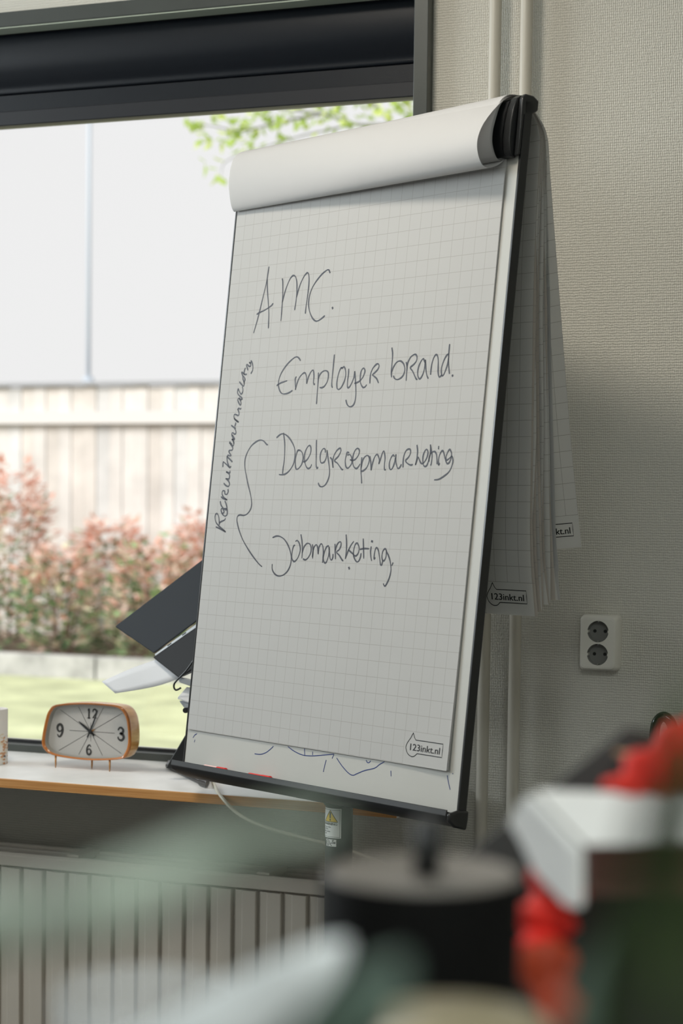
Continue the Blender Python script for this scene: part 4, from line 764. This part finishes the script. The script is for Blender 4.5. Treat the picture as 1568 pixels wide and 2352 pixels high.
plant('dark_leaved_plant', 'dark green long leaved plant, blurred along the right edge', (-0.0861, -2.9721),
      [([(-0.0843, -3.0105, 1.2962), (-0.0805, -3.0241, 1.3121), (-0.0761, -3.0373, 1.3308), (-0.0714, -3.0449, 1.3487), (-0.0660, -3.0526, 1.3629), (-0.0638, -3.0510, 1.3727)], .0060, M_LGREEN),
       ([(-0.0642, -3.0342, 1.3050), (-0.0632, -3.0538, 1.3281), (-0.0616, -3.0624, 1.3506), (-0.0611, -3.0607, 1.3736)], .0050, M_LGREEN),
       ([(-0.1017, -2.9540, 1.2760), (-0.0989, -2.9626, 1.2928), (-0.0962, -2.9712, 1.3089), (-0.0941, -2.9695, 1.3215)], .0065, M_LGREEN),
       ([(-0.1120, -2.9371, 1.2681), (-0.1124, -2.9365, 1.2799), (-0.1110, -2.9351, 1.2918), (-0.1077, -2.9330, 1.3027)], .0060, M_LTEAL),
       ([(-0.0765, -2.9969, 1.2910), (-0.0761, -3.0063, 1.3084), (-0.0769, -3.0058, 1.3205), (-0.0765, -3.0048, 1.3335)], .0050, M_LMID)], mat('pot_grey', (.3, .3, .3), .5), 1)

# ================================================================== the garden outside
GZ = 0.20
lawn_m = mat('lawn', (0.60, 0.64, 0.40), 0.9, 0.1, noise=(3.5, 0.22), bump=(90, 0.02))
o = build('ground_lawn', MB().box(-16, 3, 0.45, 8.0, GZ - .15, GZ), lawn_m); o['kind'] = 'structure'
o = build('ground_bed', MB().box(-16, 3, 8.12, 30, GZ - .15, GZ + .10), mat('soil_bed', (.20, .16, .12), .95, .1, noise=(6, .3))); o['kind'] = 'structure'
o = build('ground_paving', MB().box(-16, 3, 0.30, 0.45, GZ - .15, GZ + .01), mat('paving', (.5, .48, .45), .9)); o['kind'] = 'structure'
kb = thing('garden_kerb', 'pale concrete kerb between the lawn and the shrub bed', 'kerb', (-6.4, 8.06, GZ))
M_CONC = mat('concrete_pale', (.40, .40, .39), .85, .2, noise=(8, .25))
for k in range(9):
    x = -10.4 + k * 1.0; build('kerb_block', MB().box(x, x + .985, 8.0, 8.12, GZ - .05, GZ + .15), M_CONC, kb, bevel=.006)
# fence
fe = thing('garden_fence', 'pale wooden board fence behind the flowering shrubs', 'fence', (-8.0, 10.5, GZ))
M_FEN = [mat('fence_board_%s' % n_, c, .85, .2, noise=(2.5, .18)) for n_, c in (('pale', (.60, .575, .55)), ('warm', (.57, .535, .50)), ('grey', (.56, .555, .545)))]
FT = 2.33; x = -11.0; k = 0; rnd = random.Random(5)
while x < -4.6:
    w_ = .118; dy = .006 * (k % 2); build('board', MB().box(x, x + w_ - .005, 10.5 + dy, 10.52 + dy, GZ + .08, FT - rnd.uniform(0, .015)), M_FEN[rnd.choice((0, 0, 1, 2))], fe); x += w_; k += 1
for z in (.55, 2.02): build('rail', MB().box(-11.0, -4.6, 10.44, 10.498, z, z + .10), mat('fence_rail', (.60, .585, .57), .85), fe)
build('cap_rail', MB().box(-11.0, -4.6, 10.46, 10.56, FT, FT + .03), mat('fence_cap', (.30, .31, .33), .8), fe)
# lamp post
lp = thing('lamp_post', 'slim pale metal lamp post rising behind the fence', 'lamp post', (-8.2794, 11.2000, 0.2401))
lx, ly, _z = (-8.2932, 11.2000, 3.0614)
build('post', MB().tube([(lx, ly, GZ + .1), (lx, ly, 6.5)], [.022, .018], 12), mat('post_metal', (.42, .47, .53), .4), lp, smooth=True)
build('post_sleeve', MB().tube([(lx, ly, GZ + .1), (lx, ly, 2.45)], .05, 12), mat('post_metal', (.42, .47, .53), .4), lp, smooth=True)
# shrubs
LEAFC = [mat('shrub_salmon', (.74, .42, .33), .55, .3, trans=.3), mat('shrub_blush', (.84, .66, .58), .55, .3, trans=.3), mat('shrub_green', (.30, .46, .22), .5, .4, trans=.3), mat('shrub_dark', (.13, .22, .11), .5, .4, trans=.25), mat('shrub_straw', (.76, .72, .52), .55, .3, trans=.3)]
def leaf(mb, p, d, up, l, w_, mi):
    s = d.cross(up).normalized() * w_ * .5; n_ = d.cross(s).normalized() * w_ * .18
    mb.add([p, p + d * l * .45 + s + n_, p + d * l, p + d * l * .45 - s + n_, p + d * l * .45], [(0, 4, 1), (1, 4, 2), (0, 3, 4), (3, 2, 4)], mi=mi)
def shrub(label, cx, cy, rx, ry, h, n_, seed, red):
    rnd = random.Random(seed); z0 = GZ + .10
    t = thing('flowering_shrub', label, 'shrub', (cx, cy, z0), 'shrubs in the garden bed')
    for k in range(5):
        a = rnd.uniform(0, 6.28); b = Vector((cx + .06 * math.cos(a), cy + .06 * math.sin(a), z0 - .02)); e = Vector((cx + rx * .6 * math.cos(a), cy + ry * .6 * math.sin(a), z0 + h * rnd.uniform(.6, .95)))
        build('stem', MB().tube([b, b.lerp(e, .5) + Vector((0, 0, .1)), e], [.012, .008, .004], 6), mat('shrub_stem', (.16, .10, .07), .8), t)
    mb = MB()
    for k in range(n_):
        a = rnd.uniform(0, 6.28); q = rnd.random(); hz = z0 + h * (q ** .8) * rnd.uniform(.9, 1.05); prof = math.sqrt(max(.05, 1 - max(0, (q - .45) / .62) ** 2)) * (.75 + .25 * min(1, q / .3))
        rad_ = prof * math.sqrt(rnd.uniform(.25, 1)) * (1 + .18 * math.sin(a * 5 + seed))
        p = Vector((cx + rx * rad_ * math.cos(a), cy + ry * rad_ * math.sin(a), hz))
        d = Vector((math.cos(a) + rnd.uniform(-.7, .7), math.sin(a) + rnd.uniform(-.7, .7), rnd.uniform(-.3, .9))).normalized()
        pr_ = red * (.02 + 1.2 * q) ; u_ = rnd.random()
        mi = (0 if rnd.random() < .52 else 1) if u_ < pr_ else rnd.choice((2, 2, 3, 3, 4, 1))
        leaf(mb, p, d, Vector((rnd.uniform(-.4, .4), rnd.uniform(-.4, .4), 1)), rnd.uniform(.07, .12), rnd.uniform(.045, .07), mi)
    build('foliage', mb, LEAFC, t, kind='stuff')
for args in [('tall red-tipped shrub at the left edge of the window view', -7.785, 8.6, 0.29, 0.36, 1.291, 700, 3, 0.8), ('coral and green shrub in the front row right of the tall red one', -7.025, 8.6, 0.29, 0.36, 0.742, 700, 4, 0.62), ('pink and green shrub in the front row left of the dark laptop', -6.297, 8.6, 0.29, 0.36, 0.787, 700, 5, 0.62), ('front row shrub half hidden by the flip chart board', -5.597, 8.6, 0.29, 0.36, 0.757, 500, 6, 0.55), ('reddest shrub of the back row at the far left', -8.018, 9.5, 0.33, 0.36, 1.341, 900, 7, 0.95), ('pale pink shrub of the back row in front of the fence middle', -7.141, 9.5, 0.33, 0.36, 0.937, 900, 8, 0.85), ('back row shrub beside the flip chart board, above the laptop', -6.303, 9.5, 0.33, 0.36, 0.981, 900, 9, 0.8)]: shrub(*args)
# tree branch with spring leaves at the upper right of the window
tr = thing('tree', 'tree with bright spring leaves hanging into the top of the window view', 'tree', (-2.3, 6.6, GZ))
M_BARK = mat('bark_grey', (.26, .26, .25), .9, .2)
build('trunk', MB().tube([(-2.3, 6.6, GZ - .02), (-2.35, 6.55, 1.8), (-2.25, 6.5, 3.4), (-2.4, 6.4, 5.0)], [.14, .11, .09, .06], 12), M_BARK, tr, smooth=True)
BR = [(0.014, [(-2.28, 6.5, 3.0), (-3.286, 6.200, 3.254), (-3.646, 6.200, 3.364), (-3.842, 6.200, 3.388), (-4.041, 6.200, 3.452), (-4.268, 6.200, 3.494), (-4.426, 6.200, 3.531)]),
(0.009, [(-3.646, 6.200, 3.364), (-3.745, 6.200, 3.482), (-3.894, 6.200, 3.560), (-4.043, 6.200, 3.615), (-4.245, 6.200, 3.675)]),
(0.008, [(-4.041, 6.200, 3.452), (-4.292, 6.200, 3.427), (-4.497, 6.200, 3.393), (-4.679, 6.200, 3.427), (-4.779, 6.200, 3.445)]),
(0.006, [(-3.842, 6.200, 3.388), (-4.140, 6.200, 3.349), (-4.393, 6.200, 3.295), (-4.599, 6.200, 3.237), (-4.629, 6.200, 3.164)]),
(0.009, [(-2.28, 6.5, 3.0), (-3.360, 6.200, 3.435), (-3.576, 6.200, 3.516), (-3.673, 6.200, 3.556), (-3.748, 6.200, 3.639)])]
lf = MB(); rnd = random.Random(11)
for r0, pts in BR:
    c = catmull(pts, 6); build('branch', MB().tube(c, [r0 * (1 - .75 * i / (len(c) - 1)) for i in range(len(c))], 7), M_BARK, tr, smooth=True)
build('knot', MB().lathe([(0, -.022), (.016, -.014), (.021, 0), (.016, .014), (0, .022)], (-4.4262, 6.2000, 3.5314), 10), mat('dark_knot', (.05, .055, .07), .7), tr, smooth=True)
TL = [mat('spring_leaf', (.46, .60, .16), .5, .3, trans=.5), mat('spring_leaf_light', (.60, .70, .22), .5, .3, trans=.45)]
for (px_, py_, pz_), sp_, nl in [((-4.7839, 6.2000, 3.4453), 0.035, 8), ((-4.7306, 6.2000, 3.3606), 0.035, 10), ((-4.6002, 6.2000, 3.3762), 0.035, 12), ((-4.6532, 6.2000, 3.4721), 0.035, 8), ((-4.4972, 6.2000, 3.4277), 0.035, 10), ((-4.5350, 6.2000, 3.3376), 0.035, 8), ((-4.3948, 6.2000, 3.4674), 0.035, 12), ((-4.2921, 6.2000, 3.4037), 0.035, 12), ((-4.3932, 6.2000, 3.3179), 0.035, 8), ((-4.3443, 6.2000, 3.5215), 0.035, 10), ((-4.2420, 6.2000, 3.4577), 0.035, 12), ((-4.1673, 6.2000, 3.5441), 0.035, 16), ((-4.0673, 6.2000, 3.5601), 0.035, 18), ((-3.9426, 6.2000, 3.5292), 0.035, 16), ((-3.8442, 6.2000, 3.5451), 0.035, 12), ((-4.1401, 6.2000, 3.3717), 0.035, 8), ((-3.9903, 6.2000, 3.3853), 0.035, 8), ((-3.8916, 6.2000, 3.4131), 0.035, 10), ((-3.7928, 6.2000, 3.3845), 0.035, 10), ((-3.7457, 6.2000, 3.5049), 0.035, 8), ((-3.6716, 6.2000, 3.4330), 0.035, 8), ((-3.5882, 6.2000, 3.5168), 0.035, 12), ((-3.5620, 6.2000, 3.3815), 0.035, 10), ((-3.6117, 6.2000, 3.4738), 0.035, 8), ((-4.6293, 6.2000, 3.1574), 0.035, 4), ((-4.6718, 6.2000, 3.2294), 0.035, 4), ((-4.4581, 6.2000, 3.3908), 0.035, 6), ((-4.0411, 6.2000, 3.4678), 0.035, 8), ((-4.2437, 6.2000, 3.6061), 0.035, 6), ((-3.9684, 6.2000, 3.6099), 0.035, 10)]:
    for k in range(nl):
        p = Vector((px_, py_, pz_)) + Vector((rnd.gauss(0, sp_), rnd.gauss(0, sp_ * 1.2), rnd.gauss(0, sp_ * .8)))
        d = Vector((rnd.uniform(-1, 1), rnd.uniform(-1, 1), rnd.uniform(-1.2, .3))).normalized(); leaf(lf, p, d, Vector((rnd.uniform(-.6, .6), rnd.uniform(-1, .2), 1)), rnd.uniform(.045, .08), rnd.uniform(.036, .058), rnd.choice((0, 0, 1)))
build('leaves', lf, TL, tr, kind='stuff')
